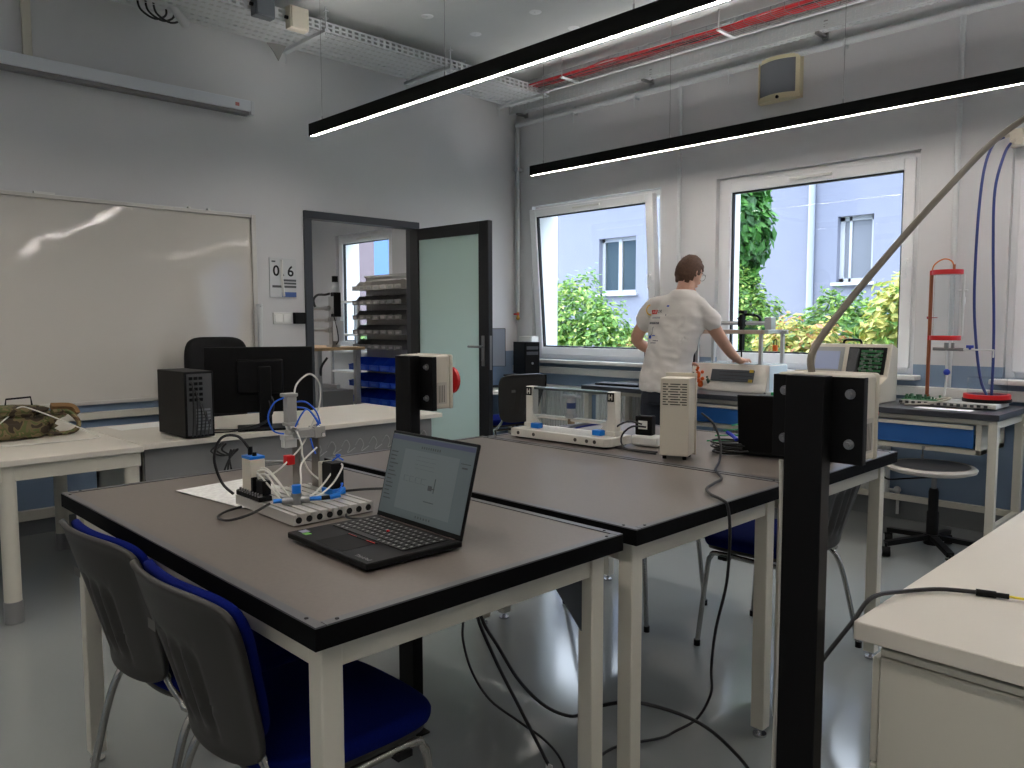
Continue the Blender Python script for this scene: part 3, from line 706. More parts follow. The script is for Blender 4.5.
# workbenches along the window wall
def bench(x0, x1, label, grp, drawer_x):
    h = TH; y0, y1 = 4.90, 5.55
    t = thing('workbench', label, 'workbench', ((x0+x1)/2, (y0+y1)/2, 0), 0, grp); hx = (x1-x0)/2; hy = (y1-y0)/2
    MB().box(-hx, hx, -hy, hy, h-0.035, h).build('benchtop', mat('dark_bench_laminate', (58, 60, 66), 0.28), t, bev=0.003)
    L = 0.045; zt = h-0.036; b = MB()
    for sx in (-1, 1): b.cb((sx*(hx-0.035), 0, zt-0.025), (0.03, 2*hy-0.14, 0.05)); b.cb((sx*(hx-0.035), 0, 0.18), (0.03, 2*hy-0.14, 0.04))
    b.cb((0, hy-0.05, 0.18), (2*hx-0.1, 0.03, 0.04)); b.cb((0, -hy+0.05, zt-0.015), (2*hx-0.1, 0.03, 0.03))
    b.build('frame', CREAM, t, bev=0.003)
    for sx in (-1, 1):
        for sy in (-1, 1):
            lg = MB().cb((0, 0, zt/2+0.015), (L, L, zt-0.03)).build('leg', CREAM, t, loc=(sx*(hx-0.035), sy*(hy-0.05), 0), bev=0.003)
            MB().cyl((0, 0, 0), (0, 0, 0.008), 0.022).cyl((0, 0, 0.008), (0, 0, 0.031), 0.007, 8).build('levelling_foot', CHROME, lg)
    dx = drawer_x-(x0+x1)/2
    c = MB(); w = 0.30
    c.box(dx-w, dx-w+0.03, -hy+0.05, hy-0.12, 0.60, 0.79).box(dx+w-0.03, dx+w, -hy+0.05, hy-0.12, 0.60, 0.79).box(dx-w, dx+w, -hy+0.05, hy-0.12, 0.775, 0.80).box(dx-w, dx+w, -hy+0.05, hy-0.12, 0.60, 0.632).box(dx-w, dx+w, hy-0.14, hy-0.12, 0.6, 0.8)
    c.build('drawer_housing', CREAM, t, bev=0.003)
    d = MB().box(dx-w+0.035, dx+w-0.035, -hy+0.03, -hy+0.05, 0.638, 0.77).box(dx-w+0.04, dx+w-0.04, -hy+0.05, hy-0.16, 0.645, 0.66).build('drawer', mat('blue_drawer', (36, 92, 160), 0.4), t, bev=0.003)
    MB().box(dx-w+0.035, dx+w-0.035, -hy+0.015, -hy+0.03, 0.748, 0.770).build('handle', CREAM, d, bev=0.003)
    MB().cyl((dx, -hy+0.044, 0.616), (dx, -hy+0.052, 0.616), 0.010).box(dx-0.001, dx+0.001, -hy+0.030, -hy+0.046, 0.560, 0.612).box(dx-0.008, dx+0.008, -hy+0.032, -hy+0.036, 0.545, 0.575).build('lock_and_key', STEEL, t)
    return t
bench(-2.685, -1.185, 'dark-topped workbench by the windows carrying the water column rig', 'workbenches along the window wall', -1.58)
bench(-4.20, -2.70, 'dark-topped workbench by the windows in front of the standing man', 'workbenches along the window wall', -2.98)

# ------------------------------------------------------------------ white desks on the left
DH = 0.73    # corner desk and right-hand desk
DL = 0.75    # the two desks on the left
def desk_leg(t, x, y, h=DH-0.04, r=0.036):
    lg = MB().cyl((0, 0, 0.09), (0, 0, h), r, 20).build('leg', CREAM, t, loc=(x, y, 0))
    MB().cyl((0, 0, 0.001), (0, 0, 0.10), r+0.003, 20).build('foot_sleeve', GREYP, lg)
t = thing('desk', 'pale laminate desk at the left edge with the camouflage backpack on it', 'desk', (-4.79, 0.775, 0))
MB().box(-0.74, 0.765, -0.55, 0.608, DL-0.028, DL).build('desktop', DESK, t, bev=0.003)
MB().box(-0.44, 0.70, -0.42, -0.39, DL-0.10, DL-0.03).box(-0.44, 0.70, 0.55, 0.58, DL-0.10, DL-0.03).box(0.715, 0.74, -0.4, 0.60, DL-0.10, DL-0.03).box(-0.445, -0.415, -0.4, 0.5, DL-0.1, DL-0.03).build('frame_rail', CREAM, t, bev=0.003)
for x, y in ((0.715, 0.03), (0.70, 0.565), (-0.43, 0.53), (-0.43, -0.45)): desk_leg(t, x, y, DL-0.03)
t = thing('desk', 'long pale laminate desk carrying the black monitor and computer tower', 'desk', (-4.51, 2.352, 0))
MB().box(-0.47, 0.43, -0.965, 0.98, DL-0.028, DL).build('desktop', DESK, t, bev=0.003)
MB().box(0.355, 0.375, -0.93, 0.93, 0.30, DL-0.03).build('modesty_panel', GREYP, t, bev=0.002)
MB().box(-0.42, -0.36, -0.93, -0.87, 0.0, DL-0.03).box(-0.42, 0.34, -0.93, -0.90, 0.12, DL-0.03).build('side_panel', CREAM, t, bev=0.002)
MB().box(-0.42, -0.36, 0.87, 0.93, 0.0, DL-0.03).box(-0.42, 0.34, 0.90, 0.93, 0.0, DL-0.03).build('side_panel', CREAM, t, bev=0.002)
MB().box(0.30, 0.352, 0.87, 0.93, 0.0, DL-0.03).build('leg', CREAM, t)
MB().box(0.30, 0.352, -0.93, -0.87, 0.0, DL-0.03).build('leg', CREAM, t)
b = MB()    # loose wires clipped on the modesty panel
rr = random.Random(5)
for k in range(9):
    y = 0.02+k*0.10
    b.tube([(0.382, y, 0.60), (0.390, y+0.03, 0.64), (0.382, y+0.06, 0.60), (0.388, y+0.04, 0.56), (0.382, y+0.10, 0.585)], 0.003, 6)
b.build('wire_clips', mat('grey_wire', (160, 160, 158), 0.5), t)

# computer tower
def tower(name, label, loc, rz, w=0.155, d=0.37, h=0.355, face='rear'):
    t = thing(name, label, 'computer', loc, rz)     # local: front or rear towards +X
    MB().box(-d/2, d/2, -w/2, w/2, 0.008, h).build('case', SCREEN, t, bev=0.004)
    x = d/2
    if face == 'rear':
        MB().box(x, x+0.002, -w/2+0.012, w/2-0.012, 0.02, h-0.012).build('rear_plate', mat('rear_plate', (92, 92, 92), 0.4, metal=0.5), t)
        b = MB()
        for i in range(7): b.box(x+0.002, x+0.004, -0.02, 0.055, 0.045+i*0.017, 0.056+i*0.017)
        b.build('slot_covers', STEEL, t)
        b = MB()
        for i in range(5):
            for j in range(3): b.box(x+0.002, x+0.008, -0.055+j*0.026, -0.037+j*0.026, 0.20+i*0.028, 0.216+i*0.028)
        b.build('ports', BLACK, t)
        b = MB()
        for i in range(5): b.tube([(x+0.005, -0.05+i*0.02, 0.30-i*0.04), (x+0.04, -0.05+i*0.02, 0.28-i*0.05), (x+0.035, -0.05+i*0.022, 0.10), (x+0.045, -0.06+i*0.02, 0.02)], 0.004, 6)
        b.build('plugged_cables', CABLE, t)
    else:
        MB().box(x, x+0.012, -w/2, w/2, 0.008, h).build('front_panel', BLACK, t, bev=0.004)
        MB().box(x+0.012, x+0.015, -w/2+0.015, w/2-0.015, h-0.07, h-0.04).box(x+0.012, x+0.015, -w/2+0.015, w/2-0.015, h-0.12, h-0.09).build('drive_bay', mat('drive_grey', (70, 72, 76), 0.3), t)
        MB().cyl((x+0.012, 0.0, h-0.2), (x+0.016, 0.0, h-0.2), 0.011).build('power_button', STEEL, t)
    return t
tower('computer_tower', 'black computer tower on the long pale desk, rear ports and cables facing out', (-4.265, 1.69, DL), 0)
# monitor
t = thing('monitor', 'wide black monitor seen from behind on the long pale desk', 'monitor', (-4.28, 2.13, DL), RAD(-25))
MB().box(-0.012, 0.016, -0.30, 0.30, 0.09, 0.47).build('housing', SCREEN, t, bev=0.006)
MB().box(-0.014, -0.012, -0.29, 0.29, 0.10, 0.46).build('display', BLACKM, t)
MB().box(0.016, 0.05, -0.13, 0.13, 0.20, 0.40).build('rear_bulge', SCREEN, t, bev=0.012)
MB().box(0.05, 0.085, -0.01, 0.06, 0.01, 0.36).build('stand_column', BLACK, t, bev=0.006)
MB().box(-0.06, 0.18, -0.13, 0.13, 0.0, 0.012).build('stand_foot', BLACK, t, bev=0.005)
b = MB(); b.tube([(0.05, 0.05, 0.20), (0.12, 0.07, 0.15), (0.10, 0.04, 0.06), (0.16, -0.10, 0.016), (0.10, -0.28, 0.008), (0.14, -0.42, 0.008)], 0.004, 6)
b.tube([(0.05, 0.03, 0.20), (0.11, 0.05, 0.12), (0.12, 0.02, 0.04), (0.20, -0.14, 0.01), (0.19, -0.33, 0.008)], 0.004, 6)
b.build('cable', CABLE, t)
b = MB()
for k in range(3): b.tube([(-4.085+0.004*k, 1.80+0.012*k, 0.71), (-4.075, 1.74+0.03*k, 0.678), (-4.075, 1.81+0.02*k, 0.645), (-4.075, 1.89-0.02*k, 0.673), (-4.075, 1.84, 0.625), (-4.075, 1.80+0.03*k, 0.53), (-4.075, 1.82+0.04*k, 0.48)], 0.005, 6)
tag(b.build('cable_bundle', CABLE), 'black cable bundle drooping under the long pale desk edge', 'cable')
# papers
tag(MB().box(-0.105, 0.105, -0.15, 0.15, 0, 0.0012).build('paper_sheet', PAPER, loc=(-4.82, 1.636, DL+0.0006), rotz=0.1), 'white paper sheet on the long pale desk left of the computer tower', 'paper')
o = MB().box(-0.15, 0.21, -0.12, 0.12, 0, 0.0012).build('paper_sheet', mat('printed_paper', (222, 222, 218), 0.8, noise_amt=0.12, scale=60), loc=(-2.28, 1.055, TH+0.003), rotz=0.12); tag(o, 'white printed sheet on the nearest worktable beside the pneumatic kit', 'paper')
# cable duct / pad objects of the desk area
# office chair behind desk
t = thing('office_chair', 'black high-backed office chair behind the long pale desk', 'chair', (-5.36, 2.38, 0), PI/2-PI/2)
def rounded(w0, w1, h, nx=18, nz=16, n=5.0, curve=0.0, lean=0.0, M=None, groove=None, y=0.0):
    """curved rounded panel in the xz plane; w0 bottom half width, w1 top half width"""
    vs = []; fs = []
    for j in range(nz+1):
        for i in range(nx+1):
            u = -1+2*i/nx; v = -1+2*j/nz; m_ = max(abs(u), abs(v))
            if m_ > 0:
                k = m_/((abs(u)**n+abs(v)**n)**(1/n)); u *= k; v *= k
            z = (v+1)/2*h; hw_ = w0+(w1-w0)*(v+1)/2; x = u*hw_
            yy = y+curve*(u*u)+lean*z+(groove(u, v) if groove else 0)
            vs.append((x, yy, z))
    for j in range(nz):
        for i in range(nx):
            a = j*(nx+1)+i; fs.append((a, a+1, a+nx+2, a+nx+1))
    return vs, fs
def panel(name, mt, parent, thick, loc=(0, 0, 0), rotz=0, **k):
    vs, fs = rounded(**k); o = MB().add(vs, fs).build(name, mt, parent, loc=loc, rotz=rotz)
    s_ = o.modifiers.new('solid', 'SOLIDIFY'); s_.thickness = thick; s_.offset = 0
    bv = o.modifiers.new('bevel', 'BEVEL'); bv.width = thick*0.35; bv.segments = 3; bv.limit_method = 'ANGLE'; bv.angle_limit = RAD(50)
    for p in o.data.polygons: p.use_smooth = True
    return o
panel('backrest', BLACKM, t, 0.05, loc=(-0.10, 0, 0.58), rotz=PI/2, w0=0.21, w1=0.235, h=0.68, curve=-0.05)
panel('backrest_shell', BLACK, t, 0.02, loc=(-0.135, 0, 0.60), rotz=PI/2, w0=0.19, w1=0.215, h=0.62, curve=-0.05)
MB().box(-0.10, 0.36, -0.24, 0.24, 0.43, 0.51).build('seat', BLACKM, t, bev=0.03)
MB().bar((-0.155, 0, 0.85), (-0.145, 0, 0.42), 0.06, 0.012).bar((-0.15, 0, 0.42), (0.1, 0, 0.41), 0.05, 0.02).build('back_bracket', BLACK, t)
MB().cyl((0.13, 0, 0.09), (0.13, 0, 0.42), 0.028).build('gas_lift', CHROME, t)
b = MB()
for k in range(5):
    a = 2*PI*k/5+0.2; b.bar((0.13, 0, 0.10), (0.13+0.25*math.cos(a), 0.25*math.sin(a), 0.075), 0.045, 0.03)
b.build('star_base', BLACK, t)
for k in range(5):
    a = 2*PI*k/5+0.2; cx, cy = 0.13+0.25*math.cos(a), 0.25*math.sin(a)
    MB().cyl((cx-0.012, cy, 0.03), (cx+0.012, cy, 0.03), 0.029).build('caster', BLACK, t)

# ------------------------------------------------------------------ backpack
CAMO = None
def camo():
    m = bpy.data.materials.new('camouflage_cloth'); m.use_nodes = True; nt = m.node_tree; b = nt.nodes['Principled BSDF']; b.inputs['Roughness'].default_value = 0.95
    tc = nt.nodes.new('ShaderNodeTexCoord'); n = nt.nodes.new('ShaderNodeTexNoise'); n.inputs['Scale'].default_value = 13; n.inputs['Detail'].default_value = 2; n.inputs['Distortion'].default_value = 0.6
    r = nt.nodes.new('ShaderNodeValToRGB'); nt.links.new(tc.outputs['Object'], n.inputs[0]); nt.links.new(n.outputs['Fac'], r.inputs[0]); nt.links.new(r.outputs[0], b.inputs['Base Color'])
    r.color_ramp.interpolation = 'CONSTANT'; e = r.color_ramp.elements
    e[0].position = 0; e[0].color = srgb((58, 48, 36)); e[1].position = 0.43; e[1].color = srgb((104, 92, 64))
    for p, c in ((0.50, (84, 92, 54)), (0.56, (122, 108, 78)), (0.66, (92, 68, 46))): x = e.new(p); x.color = srgb(c)
    return m
CAMO = camo()
def lumpy(b, c, r, seed, n=28, m_=18, amp=0.16, sq=1.0):
    k = len(b.v); b.sphere((0, 0, 0), 1.0, n, m_)
    for i in range(k, len(b.v)):
        v = Vector(b.v[i]); s_ = 1+amp*noise.noise(v*2.2+Vector((seed, seed, 0)))+amp*0.5*noise.noise(v*5+Vector((seed, 0, 2)))
        sv = Vector([math.copysign(abs(q)**sq, q) for q in v])
        b.v[i] = (c[0]+sv.x*r[0]*s_, c[1]+sv.y*r[1]*s_, max(c[2]+sv.z*r[2]*s_, 0.001))
    return b
t = thing('backpack', 'green and brown camouflage backpack lying on the pale desk at the left edge', 'backpack', (-4.87, 0.968, DL))
b = MB(); lumpy(b, (0, -0.06, 0.075), (0.17, 0.31, 0.085), 1.0, sq=0.75, amp=0.32); b.build('bag_body', CAMO, t)
b = MB(); lumpy(b, (0.14, -0.02, 0.055), (0.06, 0.20, 0.055), 4.0, sq=0.8, amp=0.3); b.build('front_pocket', CAMO, t)
b = MB(); lumpy(b, (0.05, -0.05, 0.145), (0.12, 0.24, 0.03), 7.0, sq=0.8); b.build('top_flap', CAMO, t)
MB().tube([(0.10, 0.20, 0.13), (0.06, 0.29, 0.12), (0.10, 0.33, 0.06), (0.16, 0.28, 0.02), (0.18, 0.16, 0.02)], 0.013, 6).build('strap', CAMO, t)
MB().tube([(0.0, 0.22, 0.15), (0.0, 0.32, 0.14), (0.02, 0.345, 0.10)], 0.02, 4).build('side_strap', mat('khaki_webbing', (128, 98, 62), 0.9), t)
MB().tube([(0.02, 0.0, 0.165), (0.02, 0.005, 0.205), (0.02, 0.12, 0.21), (0.02, 0.125, 0.165)], 0.005, 6, smooth=False).build('carry_handle', BLACK, t)
o = MB().tube([(-4.704, 0.678, 0.779), (-4.646, 0.823, 0.799), (-4.704, 0.949, 0.876), (-4.724, 1.007, 0.920), (-4.704, 1.065, 0.905), (-4.685, 1.229, 0.818), (-4.588, 1.316, 0.760), (-4.492, 1.316, 0.754), (-4.453, 1.181, 0.754), (-4.472, 0.968, 0.754), (-4.530, 0.774, 0.754), (-4.598, 0.600, 0.754)], 0.0035, 6).build('white_cable', WCABLE); tag(o, 'thin white cable looped over and around the camouflage backpack', 'cable')

# ------------------------------------------------------------------ posts with control boxes
def post(name, label, loc, hgt=1.252, base=True):
    t = thing(name, label, 'post', loc)
    MB().box(-0.04, 0.04, -0.02, 0.02, 0.006, hgt).build('column', BLACK, t, bev=0.002)
    MB().box(-0.07, 0.07, -0.022, 0.022, 0.0, 0.006).build('foot_plate', BLACK, t)
    zb = hgt-0.175
    MB().box(-0.087, 0.102, 0.021, 0.025, zb, hgt-0.002).box(-0.087, -0.083, 0.025, 0.04, zb, hgt-0.002).box(0.098, 0.102, 0.025, 0.04, zb, hgt-0.002).build('mounting_plate', BLACK, t, bev=0.001)
    MB().box(-0.081, 0.096, 0.026, 0.098, zb+0.004, hgt+0.002).build('control_box', BEIGE, t, bev=0.006)
    MB().box(-0.083, 0.098, 0.099, 0.113, zb+0.002, hgt+0.004).build('box_lid', BEIGE, t, bev=0.006)
    for bx_ in (-0.060, 0.076):
        for bz in (hgt-0.035, zb+0.04):
            MB().cyl((bx_, 0.021, bz), (bx_, 0.017, bz), 0.010).cyl((bx_, 0.018, bz), (bx_, 0.009, bz), 0.006, 6).build('bolt', STEEL, t)
    MB().box(0.0962, 0.097, 0.045, 0.085, zb+0.02, zb+0.09).build('rating_label', mat('label_grey', (182, 176, 164), 0.5), t)
    b = MB()
    for k in range(4): b.box(0.097, 0.0975, 0.052+k*0.007, 0.055+k*0.007, zb+0.025, zb+0.08)
    b.build('printed_lines', mat('print_grey', (110, 106, 100), 0.6), t)
    MB().cyl((0.035, 0.113, zb+0.09), (0.035, 0.135, zb+0.09), 0.022).lathe([(0.0, 0), (0.03, 0), (0.045, 0.008), (0.045, 0.020), (0.03, 0.032), (0.0, 0.036)], 20, M=Matrix.Translation((0.035, 0.138, zb+0.09)) @ Matrix.Rotation(-PI/2, 4, 'X')).build('emergency_stop', RED, t)
    return t
post('control_post', 'tall black steel post nearest the camera, a thick hose rising from its beige box', (-0.708, 1.53, 0))
post('control_post', 'black steel post behind the laptop with a beige box and red stop button', (-2.052, 1.5305, 0))
# hose from the near box to the ceiling
o = MB().tube([(-0.735, 1.60, 1.254), (-0.735, 1.605, 1.30), (-0.705, 1.68, 1.39), (-0.655, 1.83, 1.53), (-0.61, 1.98, 1.655), (-0.565, 2.16, 1.785), (-0.50, 2.25, 1.86), (-0.40, 2.27, 1.90), (-0.30, 2.27, 2.0), (-0.25, 2.27, 2.4), (-0.25, 2.27, 3.579)], 0.0075, 12).build('conduit_hose', GREYC); tag(o, 'thick grey flexible hose rising from the near control box to the ceiling', 'hose')
o = MB().tube([(-0.772, 1.548, 1.07), (-0.768, 1.548, 0.95), (-0.764, 1.548, 0.7), (-0.770, 1.546, 0.45), (-0.768, 1.546, 0.2), (-0.762, 1.546, 0.006)], 0.005, 8).build('white_cable', mat('off_white_cable', (186, 184, 176), 0.5)); tag(o, 'off-white cable hanging down the left side of the near black post', 'cable')

# ------------------------------------------------------------------ right hand desk
t = thing('desk', 'pale desk corner with drawer pedestal at the lower right', 'desk', (-0.647, 1.64, 0))
MB().box(0, 1.6, 0, 1.65, DH-0.04, DH).build('desktop', DESK, t, bev=0.003)
MB().box(0.045, 0.45, 0.03, 0.60, 0.05, DH-0.075).build('pedestal', CREAM, t, bev=0.004)
MB().box(0.045, 0.45, 0.03, 0.60, DH-0.072, DH-0.055).build('pedestal_top', CREAM, t, bev=0.003)
for z0, z1 in ((0.42, DH-0.08), (0.24, 0.415), (0.06, 0.235)):
    MB().box(0.028, 0.044, 0.035, 0.59, z0, z1).build('drawer', CREAM, t, bev=0.003)
MB().box(0.60, 1.5, 0.04, 0.058, 0.10, DH-0.041).build('modesty_panel', DESK, t)
for x, y in ((0.03, 1.6), (1.55, 1.6), (1.55, 0.05)): MB().box(x, x+0.035, y, y+0.035, 0, DH-0.041).build('leg', CREAM, t)
MB().box(0.06, 0.44, 0.06, 0.55, 0.0, 0.05).box(0.07, 0.40, 0.05, 0.55, DH-0.055, DH-0.041).build('plinth', BLACK, t)

# ------------------------------------------------------------------ visitor chairs
def make_chair(name, label, group, loc, rotz):
    """local: seat faces +Y, back at -Y"""
    t = thing(name, label, 'chair', loc, rotz, group)
    vs, fs = rounded(w0=0.225, w1=0.240, h=0.45, n=4.0, y=0.0)
    # seat cushion: make panel lying flat
    def flat(vs, z, bow=0.0): return [(x, zz-0.19, z+0.012*math.cos(min(1, abs(x)/0.24)*PI/2)-max(0, (zz-0.34))**2*2.2) for x, y, zz in vs]
    o = MB().add(flat(vs, 0.455), fs).build('seat', BLUEF, t)
    s_ = o.modifiers.new('s', 'SOLIDIFY'); s_.thickness = 0.045; s_.offset = 0; bv = o.modifiers.new('b', 'BEVEL'); bv.width = 0.018; bv.segments = 3; bv.limit_method = 'ANGLE'; bv.angle_limit = RAD(50)
    vs2 = [(x*0.95, y, z*0.95+0.01) for x, y, z in vs]
    o = MB().add(flat(vs2, 0.428), fs).build('seat_shell', SHELL, t)
    s_ = o.modifiers.new('s', 'SOLIDIFY'); s_.thickness = 0.016; s_.offset = 0
    # back
    def groove(u, v):
        g = 0.0
        if -0.75 < v < 0.35 and abs(u) < 0.36:
            ph = (u/0.36)*2.5; g = 0.007*math.cos(ph*PI)*min(1, (0.35-v)*5, (v+0.75)*5)+0.004
        e = max(abs(u), abs(v)); g -= 0.008*max(0, (e-0.86)/0.14)
        return g
    sh = panel('back_shell', SHELL, t, 0.014, loc=(0, -0.210, 0.462), w0=0.188, w1=0.260, h=0.390, curve=0.045, lean=-0.26, nx=40, nz=30, n=5, groove=groove)
    panel('back_cushion', BLUEF, t, 0.022, loc=(0, -0.197, 0.50), w0=0.170, w1=0.240, h=0.349, curve=0.043, lean=-0.26, n=5)
    MB().box(-0.02, 0.02, -0.001, 0.0, 0, 0.022).build('maker_plate', mat('moulded_grey', (84, 82, 78), 0.4), sh, loc=(-0.11, -0.072, 0.245))
    r = 0.0105
    for s in (-1, 1):
        x = s*0.215
        MB().tube([(x+s*0.02, 0.235, 0.012), (x, 0.205, 0.33), (x-s*0.002, 0.190, 0.385), (x-s*0.005, 0.15, 0.405), (x-s*0.005, -0.12, 0.405), (x-s*0.03, -0.155, 0.43), (x-s*0.075, -0.178, 0.50), (x-s*0.085, -0.20, 0.58)], r, 10).build('front_leg', TUBEG, t)
        MB().tube([(x+s*0.012, -0.25, 0.012), (x+s*0.004, -0.19, 0.27), (x-s*0.003, -0.155, 0.37), (x-s*0.005, -0.12, 0.402)], r, 10).build('rear_leg', TUBEG, t)
        for (yy, xo) in ((0.236, 0.02), (-0.251, 0.012)): MB().cyl((x+s*xo, yy, 0), (x+s*xo, yy, 0.025), 0.0135).build('leg_cap', BLACK, t)
        MB().box(x-s*0.008-0.02, x-s*0.008+0.02, 0.11, 0.15, 0.385, 0.40).cyl((x-s*0.008, 0.13, 0.38), (x-s*0.008, 0.13, 0.386), 0.008).build('seat_bracket', BLACK, t)
    MB().tube([(-0.20, 0.13, 0.393), (0.20, 0.13, 0.393)], 0.009, 8, smooth=False).build('cross_tube', TUBEG, t)
    MB().tube([(-0.20, -0.10, 0.393), (0.20, -0.10, 0.393)], 0.009, 8, smooth=False).build('cross_tube', TUBEG, t)
    return t
ch = make_chair('visitor_chair', 'blue and black visitor chair nearest the camera, its back shell facing us', 'blue visitor chairs', (-1.595, 0.870, 0), RAD(1))
dup(ch, (-2.11, 0.868, 0), RAD(3), label='blue and black visitor chair at the nearest table, second from the camera')
dup(ch, (-1.515, 3.035, 0), RAD(90), label='dark blue visitor chair under the far table, its seat beside the near black post')
dup(ch, (-2.22, 3.0, 0), RAD(-90), label='visitor chair pushed far under the table, only its grey legs showing')
cb = dup(ch, (-4.97, 4.78, 0), RAD(80), label='dark blue visitor chair with grey frame behind the clear-panelled rig')
cb.scale = (1, 1, 1.08)
# stool
t = thing('swivel_stool', 'round wooden swivel stool on black star base under the window workbench', 'stool', (-1.50, 4.90, 0))
MB().lathe([(0.0, 0.0), (0.20, 0.0), (0.235, 0.012), (0.24, 0.028), (0.225, 0.04), (0.15, 0.034), (0.0, 0.028)], 36, (-0.02, 0.0, 0.485)).build('seat', mat('worn_plywood_grey', (176, 172, 164), 0.35), t)
MB().lathe([(0.0, 0.0), (0.195, 0.0), (0.205, 0.004), (0.0, 0.008)], 32, (-0.02, 0.0, 0.521)).build('seat_pad', mat('dark_seat_pad', (60, 60, 64), 0.35), t)
MB().cyl((0, 0, 0.38), (0, 0, 0.47), 0.014).cyl((0, 0, 0.475), (0, 0, 0.485), 0.08).build('gas_lift', STEEL, t)
MB().lathe([(0.0, 0.07), (0.032, 0.07), (0.032, 0.25), (0.027, 0.26), (0.027, 0.37), (0.022, 0.39), (0.0, 0.39)], 20).build('column_cover', BLACK, t)
MB().tube([(0, 0, 0.455), (-0.12, -0.10, 0.445), (-0.20, -0.14, 0.435), (-0.235, -0.13, 0.445)], 0.005, 8).build('height_lever', BLACK, t)
b = MB()
for k in range(5):
    a = 2*PI*k/5+RAD(18); c_, s_ = math.cos(a), math.sin(a)
    b.bar((0.02*c_, 0.02*s_, 0.105), (0.29*c_, 0.29*s_, 0.078), 0.04, 0.028)
b.cyl((0, 0, 0.06), (0, 0, 0.12), 0.045); b.build('star_base', BLACK, t, bev=0.003)
for k in range(5):
    a = 2*PI*k/5+RAD(18); c_, s_ = 0.29*math.cos(a), 0.29*math.sin(a)
    w = MB().cyl((c_-0.02, s_-0.01, 0.03), (c_+0.02, s_+0.01, 0.03), 0.029, 18).cyl((c_, s_, 0.045), (c_, s_, 0.08), 0.008, 8).build('caster', BLACK, t)
    MB().cyl((c_-0.022, s_-0.011, 0.03), (c_+0.022, s_+0.011, 0.03), 0.020, 16).build('wheel_rim', GALV, w)

